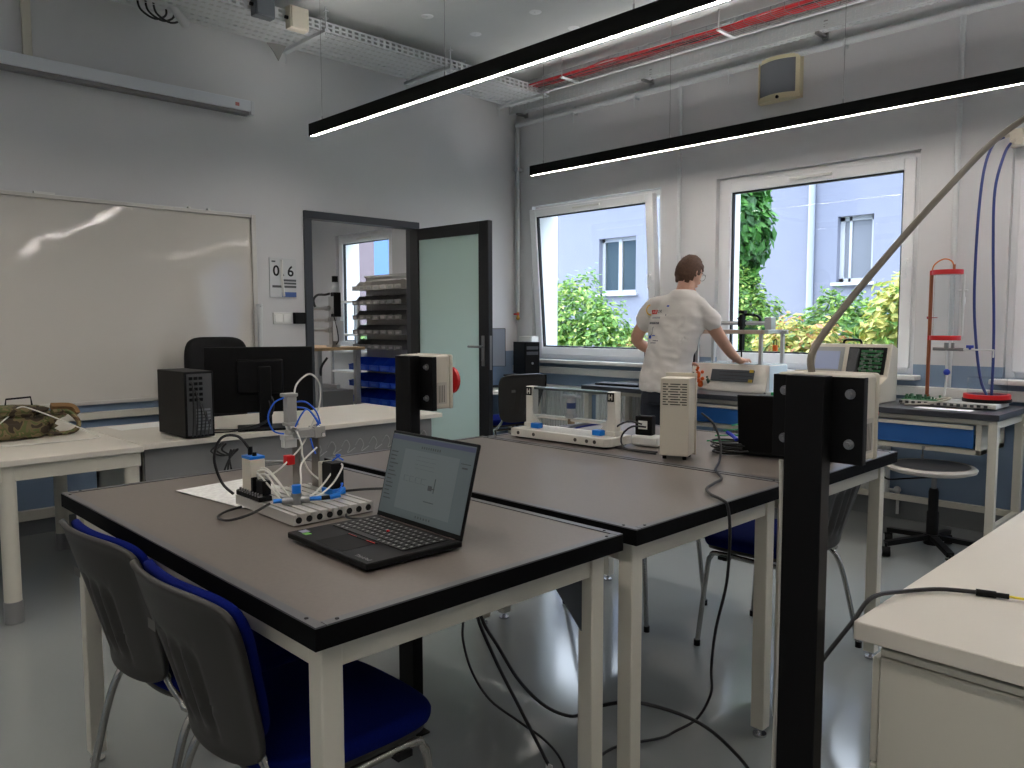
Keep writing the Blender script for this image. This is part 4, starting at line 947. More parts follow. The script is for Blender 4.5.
# ------------------------------------------------------------------ laptop on the near table
def laptop(name, label, loc, rz, W=0.335, D=0.235, lid_ang=14, screen=True, hl=0.222):
    t = thing(name, label, 'laptop', loc, rz)     # front edge toward -Y, origin centre of base
    MB().prism([(-W/2, -D/2), (W/2, -D/2), (W/2, D/2), (-W/2, D/2)], 0.003, 0.018).build('base', BLACK, t, bev=0.003)
    for sx in (-1, 1): MB().box(sx*W*0.4-0.02, sx*W*0.4+0.02, -D/2+0.012, -D/2+0.018, 0, 0.003).build('rubber_foot', BLACKM, t)
    if screen:
        KY = mat('laptop_key', (34, 34, 35), 0.6)
        kb = MB().box(-W*0.43, W*0.43, -0.02, D/2-0.02, 0.0181, 0.0186).build('keyboard', BLACKM, t)
        b = MB(); rows = 6; cols = 15; kw = W*0.86/cols; kh = (D/2-0.0)/rows*1.0
        for r_ in range(rows):
            for c_ in range(cols):
                if r_ == 0 and 3 <= c_ <= 8:
                    if c_ == 3: b.box(-W*0.43+3*kw+0.001, -W*0.43+9*kw-0.001, -0.019, -0.019+kh*0.85, 0.0186, 0.0205)
                    continue
                b.box(-W*0.43+c_*kw+0.0012, -W*0.43+(c_+1)*kw-0.0012, -0.019+r_*kh*0.97, -0.019+r_*kh*0.97+kh*0.82, 0.0186, 0.0205)
        b.build('keys', KY, kb)
        b = MB()
        rr2 = random.Random(2)
        for r_ in range(rows):
            for c_ in range(cols):
                if r_ == 0 and 3 <= c_ <= 8: continue
                x = -W*0.43+(c_+0.35)*kw; y = -0.019+r_*kh*0.97+kh*0.30
                b.box(x, x+kw*0.22, y, y+kh*0.3, 0.0205, 0.0207)
        b.build('key_legends', mat('key_white', (170, 170, 168), 0.6), kb)
        MB().sphere((-0.005, 0.045, 0.0215), (0.004, 0.004, 0.003)).build('red_pointing_stick', RED, kb)
        tp = MB().box(-0.058, 0.058, -D/2+0.012, -0.034, 0.0181, 0.0185).build('touchpad', BLACKM, t)
        MB().box(-0.058, 0.058, -0.033, -0.024, 0.0181, 0.0192).build('touchpad_buttons', BLACK, t)
        MB().box(-0.056, -0.02, -0.0325, -0.0305, 0.0192, 0.0195).box(0.02, 0.056, -0.0325, -0.0305, 0.0192, 0.0195).build('red_line', RED, t)
        MB().box(-W/2+0.012, -W/2+0.034, -D/2+0.022, -D/2+0.042, 0.0181, 0.0184).build('white_sticker', mat('lilac_sticker', (176, 172, 206), 0.4), t)
        MB().box(-W/2+0.037, -W/2+0.057, -D/2+0.018, -D/2+0.034, 0.0181, 0.0184).build('green_sticker', mat('green_sticker', (110, 190, 70), 0.4), t)
        text_mesh('ThinkPad', 0.015, MAT((1, 0, 0), (0, 1, 0), (0, 0, 1), (W/2-0.045, -D/2+0.020, 0.0184)), GREYP, 'maker_lettering', t, depth=0.0002)
        MB().box(-W/2+0.02, W/2-0.02, D/2-0.012, D/2-0.004, 0.0181, 0.0188).build('hinge_strip', mat('hinge_copper', (92, 76, 70), 0.4, metal=0.5), t)
    a = RAD(lid_ang); lid = bpy.data.objects.new('lid', None)
    L = MB().box(-W/2, W/2, 0.0, 0.007, 0.0, hl).build('lid', BLACK, t, loc=(0, D/2-0.006, 0.016), bev=0.003); L.rotation_euler.x = -a
    MB().cyl((-W*0.38, D/2-0.004, 0.014), (-W*0.22, D/2-0.004, 0.014), 0.006).build('hinge', BLACKM, t)
    MB().cyl((W*0.22, D/2-0.004, 0.014), (W*0.38, D/2-0.004, 0.014), 0.006).build('hinge', BLACKM, t)
    if screen:
        sw, s0, s1 = W/2-0.006, 0.014, hl-0.007
        base_e = 0.01
        def em(n, c, k=base_e): return mat(n, c, 0.35, emit=k)
        MB().box(-sw, sw, -0.0012, 0.0, s0, s1).build('display', em('screen_grey', (92, 104, 108)), L)
        sb = MB()
        y = -0.0016
        sb.m(em('screen_blue_bar', (70, 78, 106))).box(-sw, sw, y, y+0.0003, s1-0.014, s1-0.003)
        sb.m(em('screen_light', (106, 117, 120))).box(-sw*0.62, sw*0.70, y, y+0.0003, s0+0.02, s1-0.034)
        sb.m(em('screen_dark', (60, 66, 70)))
        rr3 = random.Random(9)
        for i in range(13): sb.box(-sw*0.95, -sw*0.95+0.018+rr3.random()*0.02, y-0.0003, y, s1-0.048-i*0.010, s1-0.045-i*0.010)
        for i in range(9): sb.box(-sw*0.1+i*0.009-0.02, -sw*0.1+i*0.009-0.016, y-0.0003, y, s1-0.028, s1-0.022)
        for i in range(6): sb.box(-0.01+i*0.011, -0.006+i*0.011, y-0.0003, y, s0+0.008, s0+0.013)
        for k in range(4): sb.box(-0.085+k*0.024, -0.067+k*0.024, y-0.0003, y, 0.105, 0.1055).box(-0.085+k*0.024, -0.067+k*0.024, y-0.0003, y, 0.118, 0.1185).box(-0.085+k*0.024, -0.0845+k*0.024, y-0.0003, y, 0.105, 0.118)
        sb.box(0.018, 0.034, y-0.0003, y, 0.094, 0.106).box(0.040, 0.043, y-0.0003, y, 0.09, 0.125).box(0.01, 0.05, y-0.0003, y, 0.065, 0.067).box(0.03, 0.044, y-0.0003, y, 0.098, 0.101)
        for i in range(4): sb.box(-0.05, 0.03, y-0.0003, y, 0.140+i*0.010, 0.1404+i*0.010)
        sb.box(sw*0.74, sw*0.96, y-0.0003, y, s1-0.045, s1-0.043).box(sw*0.78, sw*0.9, y-0.0003, y, s1-0.056, s1-0.052)
        sb.build('screen_drawing', None, L, smooth=False)
    return t
laptop('laptop', 'open black laptop with its grey screen lit, on the nearest worktable', (-1.505, 1.018, TH+0.003), RAD(-1.5), W=0.345, D=0.255, lid_ang=15, hl=0.225)
laptop("laptop", "black laptop seen from behind its open lid on the far worktable", (-1.40, 2.88, TH+0.003), RAD(196), W=0.34, D=0.24, lid_ang=10, screen=False, hl=0.225)

# ------------------------------------------------------------------ pneumatic training kit on the near table
KT = TH+0.003
t = thing('pneumatic_kit', 'small pneumatic training rig on a slotted aluminium plate, white tubes looping above', 'training rig', (-1.945, 1.085, KT), RAD(-1))
b = MB(); HX, HY = 0.17, 0.118
n = 8; w = 2*HY/n
for k in range(n):
    y0 = -HY+k*w
    b.box(-HX, HX, y0, y0+w*0.36, 0.004, 0.028).box(-HX, HX, y0+w*0.64, y0+w, 0.004, 0.028).box(-HX, HX, y0, y0+w, 0.0, 0.004).box(-HX, HX, y0+w*0.30, y0+w*0.70, 0.004, 0.018)
b.build('slotted_plate', mat('clear_anodised', (196, 194, 188), 0.35, metal=0.4), t, bev=0.0008)
b = MB()
for k in range(n):
    y = -HY+(k+0.5)*w; b.cyl((HX, y, 0.013), (HX+0.0015, y, 0.013), 0.0085, 12)
b.build('profile_hole', BLACKM, t)
# power supply, terminal block
MB().box(-0.150, -0.095, -0.106, -0.062, 0.030, 0.134).build('power_supply', BEIGE, t, bev=0.003)
MB().box(-0.150, -0.095, -0.106, -0.062, 0.134, 0.142).build('blue_cover', CYANB, t, bev=0.001)
MB().box(-0.152, -0.13, -0.107, -0.061, 0.030, 0.040).build('blue_foot', CYANB, t, bev=0.001)
MB().cyl((-0.138, -0.085, 0.142), (-0.138, -0.085, 0.165), 0.007).cyl((-0.112, -0.085, 0.142), (-0.112, -0.085, 0.152), 0.006).build('plug', BLACK, t)
MB().box(-0.165, -0.02, -0.118, -0.080, 0.029, 0.042).box(-0.12, -0.085, -0.105, -0.085, 0.042, 0.085).box(-0.075, -0.035, -0.10, -0.075, 0.042, 0.082).build('terminal_block', BLACK, t, bev=0.002)
b = MB()
for k in range(9): b.cyl((-0.155+k*0.016, -0.109, 0.042), (-0.155+k*0.016, -0.109, 0.050), 0.0035, 8).box(-0.159+k*0.016, -0.151+k*0.016, -0.1185, -0.106, 0.042, 0.045)
b.build('terminal_screws', CHROME, t)
# uprights
for (x, y) in ((-0.145, 0.070), (-0.075, 0.070)):
    pass
MB().box(-0.128, -0.088, 0.100, 0.106, 0.028, 0.178).build('upright_plate', mat('plate_steel', (122, 116, 108), 0.3, metal=0.8), t, bev=0.001)
MB().box(-0.160, -0.120, 0.055, 0.061, 0.028, 0.172).build('upright_plate', mat('plate_steel', (122, 116, 108)), t, bev=0.001)
ZG = mat('zinc_grey', (176, 174, 168), 0.35, metal=0.5)
MB().box(-0.120, -0.090, 0.02, 0.095, 0.180, 0.204).cyl((-0.105, 0.01, 0.194), (-0.105, 0.125, 0.194), 0.014).box(-0.125, -0.085, 0.090, 0.125, 0.176, 0.210).build('horizontal_cylinder', ZG, t, bev=0.002)
MB().cyl((-0.105, 0.10, 0.208), (-0.085, 0.10, 0.214), 0.006, 10).build('fitting', CHROME, t)
MB().cyl((-0.105, 0.115, 0.185), (-0.080, 0.115, 0.185), 0.006, 10).build('fitting', CHROME, t)
MB().cyl((-0.105, 0.03, 0.205), (-0.080, 0.03, 0.205), 0.006, 10).build('fitting', CHROME, t)
MB().box(-0.118, -0.092, 0.008, 0.038, 0.226, 0.305).box(-0.121, -0.089, 0.005, 0.041, 0.218, 0.228).box(-0.121, -0.089, 0.000, 0.041, 0.302, 0.312).build('vertical_cylinder', ZG, t, bev=0.002)
MB().cyl((-0.105, 0.018, 0.180), (-0.105, 0.018, 0.222), 0.005).box(-0.120, -0.09, -0.004, 0.040, 0.178, 0.192).box(-0.118, -0.108, -0.002, 0.036, 0.155, 0.180).box(-0.102, -0.092, -0.002, 0.036, 0.155, 0.180).build('gripper', mat('pale_gripper', (196, 196, 192), 0.3), t, bev=0.002)
MB().box(-0.120, -0.095, 0.005, 0.030, 0.105, 0.132).build('red_block', RED, t, bev=0.002)
MB().cyl((-0.17, -0.04, 0.112), (-0.120, 0.01, 0.112), 0.005).box(-0.185, -0.165, -0.055, -0.035, 0.102, 0.120).build('sensor_arm', STEEL, t)
MB().box(-0.020, 0.035, 0.072, 0.112, 0.045, 0.118).build('valve_block', BLACK, t, bev=0.003)
MB().box(-0.037, -0.020, 0.070, 0.108, 0.040, 0.116).box(-0.027, -0.015, 0.066, 0.112, 0.112, 0.118).build('valve_connector', BEIGE, t, bev=0.002)
MB().box(-0.02, 0.04, 0.070, 0.114, 0.028, 0.044).build('blue_manifold', CYANB, t, bev=0.002)
MB().cyl((0.06, -0.05, 0.028), (0.06, -0.05, 0.058), 0.014).cyl((0.045, -0.085, 0.040), (0.075, -0.02, 0.040), 0.010).build('pressure_valve', STEEL, t)
MB().cyl((0.06, -0.05, 0.058), (0.06, -0.05, 0.080), 0.012, 12).build('blue_knob', CYANB, t)
MB().cyl((0.035, -0.105, 0.040), (0.045, -0.085, 0.040), 0.006).build('blue_collar', CYANB, t)
MB().cyl((0.075, -0.02, 0.040), (0.088, 0.008, 0.040), 0.006).build('blue_collar', CYANB, t)
MB().cyl((0.088, 0.008, 0.04), (0.096, 0.03, 0.04), 0.006).build('silencer', BLACK, t)
MB().cyl((0.096, 0.03, 0.04), (0.108, 0.055, 0.045), 0.007).cyl((0.10, 0.05, 0.045), (0.085, 0.08, 0.055), 0.006).build('blue_elbow', CYANB, t)
tubes = [
 [(-0.105, 0.035, 0.285), (-0.105, 0.045, 0.335), (-0.105, 0.088, 0.364), (-0.105, 0.119, 0.333), (-0.100, 0.117, 0.28), (-0.098, 0.091, 0.222), (-0.098, 0.054, 0.158), (-0.098, 0.005, 0.114), (-0.098, -0.036, 0.088), (-0.10, -0.066, 0.089), (-0.10, -0.081, 0.114)],
 [(-0.085, 0.030, 0.205), (-0.055, 0.029, 0.17), (-0.055, 0.032, 0.135), (-0.055, 0.05, 0.092), (-0.04, 0.075, 0.062)],
 [(-0.05, 0.075, 0.155), (-0.02, 0.01, 0.12), (0.03, -0.02, 0.087), (0.045, -0.03, 0.048)],
 [(0.010, 0.095, 0.115), (0.025, 0.090, 0.110), (0.030, 0.06, 0.075), (0.035, 0.02, 0.045), (0.045, -0.02, 0.035)],
 [(0.030, 0.105, 0.115), (0.045, 0.100, 0.105), (0.045, 0.07, 0.065), (0.045, 0.03, 0.040), (0.055, -0.02, 0.035)],
 [(-0.13, -0.095, 0.086), (-0.085, -0.07, 0.109), (-0.06, -0.045, 0.076), (-0.03, -0.03, 0.036), (0.04, -0.05, 0.034)],
 [(-0.12, -0.095, 0.088), (-0.07, -0.075, 0.105), (-0.03, -0.05, 0.065), (0.0, -0.04, 0.035), (0.04, -0.055, 0.032)],
 [(-0.10, -0.090, 0.086), (-0.05, -0.080, 0.095), (0.0, -0.07, 0.05), (0.03, -0.06, 0.034)],
 [(-0.08, -0.090, 0.082), (-0.06, -0.10, 0.100), (-0.02, -0.08, 0.060), (0.01, -0.07, 0.034)],
]
for p in tubes: MB().tube(p, 0.0026, 7).build('white_tube', WCABLE, t)
for p in ([(-0.105, 0.005, 0.300), (-0.125, -0.015, 0.285), (-0.135, -0.03, 0.245), (-0.125, -0.02, 0.205), (-0.11, 0.005, 0.195)], [(-0.105, 0.038, 0.285), (-0.08, 0.06, 0.285), (-0.075, 0.09, 0.255), (-0.08, 0.105, 0.218)], [(-0.105, 0.038, 0.27), (-0.085, 0.065, 0.265), (-0.078, 0.085, 0.24), (-0.08, 0.10, 0.215)], [(-0.09, 0.03, 0.215), (-0.08, 0.045, 0.25), (-0.085, 0.07, 0.262), (-0.075, 0.10, 0.22)], [(-0.095, 0.08, 0.176), (-0.09, 0.085, 0.15), (-0.085, 0.09, 0.13)], [(0.0, 0.095, 0.12), (0.01, 0.115, 0.135), (-0.02, 0.12, 0.130), (0.02, 0.118, 0.122)], [(0.02, 0.10, 0.05), (0.045, 0.10, 0.06), (0.055, 0.08, 0.04)]):
    MB().tube(p, 0.0024, 7).build('blue_tube', BCABLE, t)
o = MB().tube([(-2.083, 1.00, KT+0.158), (-2.10, 0.975, KT+0.195), (-2.14, 0.945, KT+0.19), (-2.17, 0.935, KT+0.13), (-2.16, 0.95, KT+0.06), (-2.12, 0.965, KT+0.03)], 0.004, 8).build('power_cable', CABLE); tag(o, 'black cable arching from the top of the rig power supply', 'cable')
o = MB().tube([(-2.05, 0.955, KT+0.006), (-2.03, 0.90, KT+0.005), (-1.985, 0.86, KT+0.005), (-1.93, 0.865, KT+0.006), (-1.90, 0.91, KT+0.02), (-1.902, 0.965, KT+0.038)], 0.0035, 8).build('black_tube', CABLE); tag(o, 'black tube curving over the table in front of the pneumatic kit', 'tube')
b = MB()
for k in range(3):
    c_ = (-1.83, 1.40); rr_ = 0.055+0.006*k
    b.tube([(c_[0]+rr_*math.cos(a)*1.2, c_[1]+rr_*math.sin(a)*0.8, KT+0.006+0.006*k) for a in [2*PI*i/14 for i in range(15)]], 0.004, 7)
b.tube([(-2.03, 1.25, KT+0.006), (-2.0, 1.33, KT+0.006), (-1.95, 1.39, KT+0.006), (-1.88, 1.40, KT+0.006)], 0.004, 7)
tag(b.build('cable_coil', CABLE), 'black coiled cable lying behind the laptop on the nearest worktable', 'cable')
o = MB().tube([(-1.78, 1.12, KT+0.005), (-1.74, 1.10, KT+0.005), (-1.70, 1.12, KT+0.006)], 0.003, 7).build('signal_lead', CABLE); tag(o, 'short black lead between the pneumatic kit and the laptop', 'cable')

# ------------------------------------------------------------------ clear-panelled rig on the far table
t = thing('clear_panel_rig', 'white rig with two end posts and clear panels on the far worktable', 'training rig', (-2.235, 2.53, TH+0.0035), RAD(3))
WPR = mat('white_profile', (218, 214, 204), 0.4)
MB().prism([(-0.265, -0.085), (0.245, -0.085), (0.265, -0.06), (0.265, 0.085), (-0.265, 0.085)], 0.006, 0.042).build('base_profile', WPR, t, bev=0.003)
MB().box(-0.25, 0.25, -0.07, 0.07, 0.0, 0.006).build('base_feet', BLACK, t)
b = MB()
for x in (-0.22, -0.13, 0.10, 0.16, 0.20): b.cyl((x, -0.0852, 0.024), (x, -0.087, 0.024), 0.008, 12)
b.build('plug_screw', mat('dark_screw', (70, 66, 60), 0.4), t)
b = MB()
for k in range(5): b.box(-0.20, 0.20, -0.055+k*0.025, -0.050+k*0.025, 0.0421, 0.0428)
b.build('slot_line', mat('slot_grey', (176, 172, 164), 0.5), t)
for s in (-1, 1):
    p = MB().box(s*0.225-0.020, s*0.225+0.020, -0.005, 0.035, 0.042, 0.225).box(s*0.225-0.026, s*0.225+0.026, -0.012, 0.045, 0.042, 0.062).build('end_post', WPR, t, bev=0.002)
    MB().prism([(s*0.205, 0.062), (s*0.205, 0.11), (s*0.165, 0.062)], -0.004, 0.004, 'y').build('corner_bracket', WPR, p)
    b = MB().box(s*0.225-0.018, s*0.225+0.014, -0.0085, -0.0055, 0.185, 0.222); b.build('black_plate', BLACK, p)
    MB().box(s*0.225-0.012, s*0.225-0.006, -0.0098, -0.0085, 0.192, 0.215).box(s*0.225+0.002, s*0.225+0.008, -0.0098, -0.0085, 0.192, 0.215).box(s*0.225-0.012, s*0.225+0.008, -0.0098, -0.0085, 0.200, 0.206).build('white_mark', WPR, p)
    MB().box(s*0.17-0.022, s*0.17+0.022, -0.035, 0.0, 0.0425, 0.065).build('blue_clamp', CYANB, t, bev=0.003)
MB().box(-0.205, 0.205, -0.004, 0.0, 0.095, 0.215).build('clear_panel', ACRYL, t)
MB().box(-0.205, 0.205, 0.030, 0.034, 0.095, 0.215).build('clear_panel', ACRYL, t)
MB().box(-0.205, 0.205, 0.0, 0.030, 0.085, 0.100).build('cross_rail', WPR, t, bev=0.002)
MB().box(-0.20, 0.20, -0.003, 0.033, 0.214, 0.224).build('smoked_top_strip', mat('smoked_strip', (84, 90, 88), 0.2), t)
MB().cyl((0.0, 0.014, 0.115), (0.0, 0.014, 0.185), 0.020).box(-0.04, 0.04, 0.0, 0.028, 0.185, 0.200).box(-0.022, 0.022, 0.0, 0.028, 0.095, 0.118).build('hanging_cylinder', mat('frosted_cylinder', (196, 198, 200), 0.25), t, bev=0.002)
MB().cyl((0.0, 0.014, 0.140), (0.0, 0.014, 0.165), 0.0205).build('blue_ring', mat('navy_ring', (52, 70, 120), 0.4), t)
MB().cyl((0.0, 0.014, 0.072), (0.0, 0.014, 0.095), 0.016).build('lower_nut', mat('bronze_nut', (140, 122, 98), 0.4, metal=0.4), t)

# beige vented box
t = thing('vented_box', 'tall beige metal box with rows of vent slots on the far worktable', 'equipment box', (-1.665, 2.503, TH+0.003), RAD(21))
MB().box(-0.056, 0.052, -0.050, 0.058, 0.014, 0.305).build('housing', BEIGE, t, bev=0.003)
MB().box(-0.062, 0.058, 0.058, 0.066, 0.006, 0.320).build('back_flange', BEIGE, t, bev=0.002)
b = MB()
for r_ in range(9):
    off = 0.0 if r_ % 2 else 0.008
    for (xa, xb) in ((-0.046, -0.034+off), (-0.026+off, 0.012+off), (0.018+off, 0.044)):
        z = 0.205+r_*0.0095; b.box(xa, xb, -0.0508, -0.0495, z, z+0.0038)
b.build('vent_slots', mat('slot_dark', (40, 36, 32), 0.8), t)
for x in (-0.04, 0.035):
    for y in (-0.035, 0.04): MB().cyl((x, y, 0), (x, y, 0.015), 0.008).build('rubber_foot', BLACK, t)
t = thing('power_adapter', 'black power adapter with a white label beside the vented box', 'adapter', (-1.93, 2.66, TH+0.003), RAD(12))
MB().box(-0.035, 0.04, -0.02, 0.02, 0.045, 0.125).build('adapter_body', BLACK, t, bev=0.004); MB().box(-0.02, 0.02, -0.0208, -0.020, 0.07, 0.105).build('white_label', WHITEP, t)
MB().box(-0.05, 0.07, -0.03, 0.035, 0.0, 0.044).build('carrier', WHITEP, t, bev=0.01)
b = MB()
b.tube([(-1.90, 2.60, TH+0.10), (-1.95, 2.57, TH+0.11), (-2.005, 2.545, TH+0.07), (-1.985, 2.52, TH+0.012), (-1.90, 2.50, TH+0.007), (-1.76, 2.50, TH+0.007)], 0.004, 7)
b.tube([(-1.88, 2.60, TH+0.09), (-1.93, 2.57, TH+0.09), (-1.965, 2.55, TH+0.05), (-1.93, 2.52, TH+0.010), (-1.85, 2.51, TH+0.008), (-1.76, 2.51, TH+0.012)], 0.004, 7)
tag(b.build('power_cable', CABLE), 'black cable looping between the clear rig and the vented box', 'cable')
b = MB()
for k in range(7):
    c_ = (-1.585+0.01*(k % 3), 2.74+0.012*(k % 2)); rr_ = 0.055+0.004*(k % 4)
    b.tube([(c_[0]+rr_*math.cos(a)*1.15, c_[1]+rr_*math.sin(a), TH+0.008+0.0065*k) for a in [2*PI*i/14 for i in range(15)]], 0.0035, 6)
tag(b.build('cable_coil', CABLE), 'pile of coiled black cables between the vented box and the black laptop', 'cable')
b = MB()
for k in range(4):
    b.tube([(-1.72+0.02*k, 2.80+0.03*k, TH+0.03+0.02*k), (-1.62, 2.84+0.03*k, TH+0.035+0.02*k), (-1.55+0.02*k, 2.90, TH+0.02+0.02*k), (-1.50, 2.95+0.02*k, TH+0.010)], 0.003, 6)
tag(b.build('green_cables', mat('green_cable', (40, 150, 90), 0.45)), 'green thin cables behind the coiled black ones', 'cable')
tag(MB().tube([(-1.63, 2.80, TH+0.075), (-1.60, 2.80, TH+0.06), (-1.58, 2.79, TH+0.05)], 0.008, 8).build('blue_plug', mat('deep_blue_plug', (40, 60, 190), 0.4)), 'blue plug lead among the coiled cables beside the vented box', 'plug')
# long mains cable over the table edge to the floor
p = [(-1.66, 2.66, TH+0.16), (-1.60, 2.655, TH+0.12), (-1.55, 2.62, TH+0.05), (-1.50, 2.53, TH+0.010), (-1.42, 2.37, TH+0.008), (-1.325, 2.25, TH+0.008), (-1.30, 2.16, TH+0.008), (-1.275, 2.08, TH+0.008), (-1.22, 2.01, TH+0.010), (-1.160, 1.975, TH+0.008), (-1.138, 1.97, TH-0.01), (-1.136, 1.98, TH-0.10), (-1.15, 1.99, TH-0.24), (-1.20, 2.02, TH-0.40), (-1.26, 2.10, TH-0.56), (-1.32, 2.20, TH-0.70), (-1.37, 2.20, 0.04), (-1.41, 2.13, 0.006), (-1.42, 2.06, 0.006), (-1.48, 1.94, 0.006), (-1.49, 1.85, 0.006), (-1.45, 1.75, 0.006)]
tag(MB().tube(p, 0.0045, 8).build('mains_cable', CABLE), 'black mains cable running over the middle table edge down to the floor', 'cable')
# cables below the near table and across to the right desk
def floor_cable(pts, label, r=0.005): tag(MB().tube(pts, r, 8).build('floor_cable', CABLE), label, 'cable')
floor_cable([(-1.64, 1.43, 0.79), (-1.62, 1.448, 0.549), (-1.58, 1.494, 0.425), (-1.54, 1.535, 0.33), (-1.488, 1.585, 0.259), (-1.435, 1.633, 0.231), (-1.37, 1.62, 0.27), (-1.311, 1.616, 0.312), (-1.226, 1.682, 0.328), (-1.116, 1.80, 0.27), (-1.05, 1.90, 0.16), (-1.0, 1.93, 0.08), (-0.92, 1.85, 0.09), (-0.84, 1.72, 0.30), (-0.78, 1.64, 0.47), (-0.72, 1.62, 0.60), (-0.675, 1.70, 0.70), (-0.655, 1.76, 0.748), (-0.63, 1.88, 0.738), (-0.578, 1.955, 0.738), (-0.51, 1.995, 0.738)], 'black cable sagging from the near table across to the right-hand desk')
floor_cable([(-1.66, 1.43, 0.79), (-1.63, 1.44, 0.56), (-1.57, 1.46, 0.42), (-1.50, 1.50, 0.27), (-1.44, 1.53, 0.15), (-1.41, 1.55, 0.07), (-1.40, 1.50, 0.006), (-1.40, 1.38, 0.006)], 'black cable with a white tag dropping from the near table to the floor')
floor_cable([(-1.62, 1.38, 0.79), (-1.61, 1.382, 0.558), (-1.61, 1.381, 0.478), (-1.594, 1.40, 0.385), (-1.561, 1.437, 0.303), (-1.503, 1.497, 0.238), (-1.452, 1.546, 0.186), (-1.417, 1.579, 0.123), (-1.40, 1.58, 0.05), (-1.39, 1.52, 0.006)], 'thin black cable hanging lowest to the left under the near table', 0.0035)
o = MB().box(-0.012, 0.012, -0.002, 0.002, -0.022, 0.022).build('cable_tag', WHITEP, loc=(-1.425, 1.535, 0.11)); tag(o, 'small white tag on the cable under the near table', 'tag')
t = thing('cable_connector', 'black and yellow cable connector lying on the right-hand desk', 'connector', (-0.46, 2.01, DH+0.008), RAD(18))
MB().cyl((-0.055, 0, 0), (-0.015, 0, 0), 0.008).cyl((-0.015, 0, 0), (0.01, 0, 0), 0.006).build('coupling', BLACK, t)
MB().tube([(0.01, 0, 0), (0.15, 0.0, -0.003), (0.45, 0.01, -0.003)], 0.003, 8).build('yellow_lead', mat('yellow_cable', (226, 206, 40), 0.4), t)
t = thing('power_strip', 'black power strip with a red switch on the floor under the near table', 'power strip', (-1.50, 1.33, 0), RAD(35))
MB().box(-0.13, 0.13, -0.027, 0.027, 0.0, 0.04).build('strip_body', BLACK, t, bev=0.008); MB().box(0.08, 0.105, -0.012, 0.012, 0.04, 0.044).build('red_switch', RED, t)

# ------------------------------------------------------------------ things on the window workbenches
BH = TH+0.001
t = thing('robot_console', 'white training console with sloped front and a gantry frame on the window workbench', 'training console', (-3.04, 5.34, BH))
CW = 0.32
MB().prism([(-0.15, 0.0), (0.17, 0.0), (0.17, 0.20), (-0.09, 0.20), (-0.14, 0.03)], -CW, CW, 'x').build('console_body', mat('white_console', (214, 210, 200), 0.4), t, bev=0.004)
MB().box(CW+0.001, CW+0.004, -0.10, 0.165, 0.005, 0.195).build('side_cover', mat('pale_blue_cover', (206, 222, 228), 0.3), t)
MB().box(-CW+0.01, CW-0.01, -0.085, 0.165, 0.201, 0.206).build('glass_top', mat('pale_glass_top', (190, 204, 206), 0.1), t)
sl = math.atan2(0.05, 0.17); Ms = Matrix.Translation((0, -0.1425, 0.03)) @ Matrix.Rotation(-sl, 4, 'X')
MB().box(-0.14, 0.21, -0.004, 0.002, 0.045, 0.135, M=Ms).build('sloped_panel', mat('dark_slate_panel', (74, 80, 86), 0.4), t, bev=0.001)
b = MB()
for k in range(3): b.box(-0.07, 0.20, -0.006, -0.004, 0.062+k*0.026, 0.066+k*0.026, M=Ms)
b.build('panel_grooves', mat('groove_black', (40, 44, 48), 0.5), t)
for z in (0.045, 0.118): MB().box(0.175, 0.205, -0.010, -0.004, z, z+0.02, M=Ms).build('yellow_corner', mat('mustard_clip', (196, 168, 60), 0.5), t)
b = MB()
rr = random.Random(11)
for k in range(9): b.sphere((-0.20+rr.uniform(-0.035, 0.035), -0.165+rr.uniform(-0.015, 0.01), 0.04+k*0.016), rr.uniform(0.012, 0.022), 8, 6)
b.build('orange_robot_toy', ORANGE, t)
b = MB()
for k in range(14): b.sphere((rr.choice((-0.265, -0.245, -0.15, -0.135))+rr.uniform(-0.02, 0.02), -0.165+rr.uniform(-0.01, 0.01), 0.05+rr.uniform(0, 0.11)), rr.uniform(0.007, 0.013), 7, 5)
b.build('green_plugs', mat('dark_green_plug', (30, 70, 50), 0.5), t)
AL = mat('aluminium_profile', (178, 178, 178), 0.35, metal=0.5)
for (x, y) in ((0.24, -0.08), (0.29, 0.15), (-0.29, -0.08), (-0.29, 0.15)):
    MB().box(x-0.012, x+0.012, y-0.012, y+0.012, 0.206, 0.43).build('frame_post', AL, t, bev=0.001)
MB().box(-0.31, 0.26, -0.10, -0.06, 0.425, 0.455).build('front_beam', mat('brushed_beam', (180, 160, 145), 0.35, metal=0.3), t, bev=0.002)
MB().box(-0.31, 0.33, 0.13, 0.16, 0.425, 0.455).build('rear_beam', AL, t, bev=0.002)
for x in (-0.30, 0.255): MB().box(x, x+0.035, -0.07, 0.16, 0.43, 0.455).build('side_beam', AL, t, bev=0.002)
MB().box(-0.30, 0.24, 0.02, 0.05, 0.49, 0.52).cyl((-0.30, 0.015, 0.505), (0.24, 0.015, 0.505), 0.008).build('upper_rail', AL, t, bev=0.001)
MB().box(0.22, 0.275, 0.0, 0.07, 0.456, 0.55).build('end_block', AL, t, bev=0.004)
MB().box(-0.31, -0.27, 0.0, 0.07, 0.456, 0.53).build('end_block', AL, t, bev=0.004)
MB().box(0.03, 0.055, -0.02, 0.02, 0.30, 0.57).cyl((0.042, -0.0, 0.21), (0.042, 0.0, 0.30), 0.006).box(0.022, 0.062, -0.03, 0.03, 0.48, 0.53).box(0.018, 0.066, -0.02, 0.03, 0.575, 0.60).build('tool_head', BLACK, t, bev=0.002)
MB().tube([(-0.01, 0.03, 0.535), (0.04, 0.03, 0.565), (0.12, 0.03, 0.565), (0.165, 0.03, 0.545), (0.17, 0.03, 0.51)], 0.010, 6).build('cable_chain', BLACK, t)
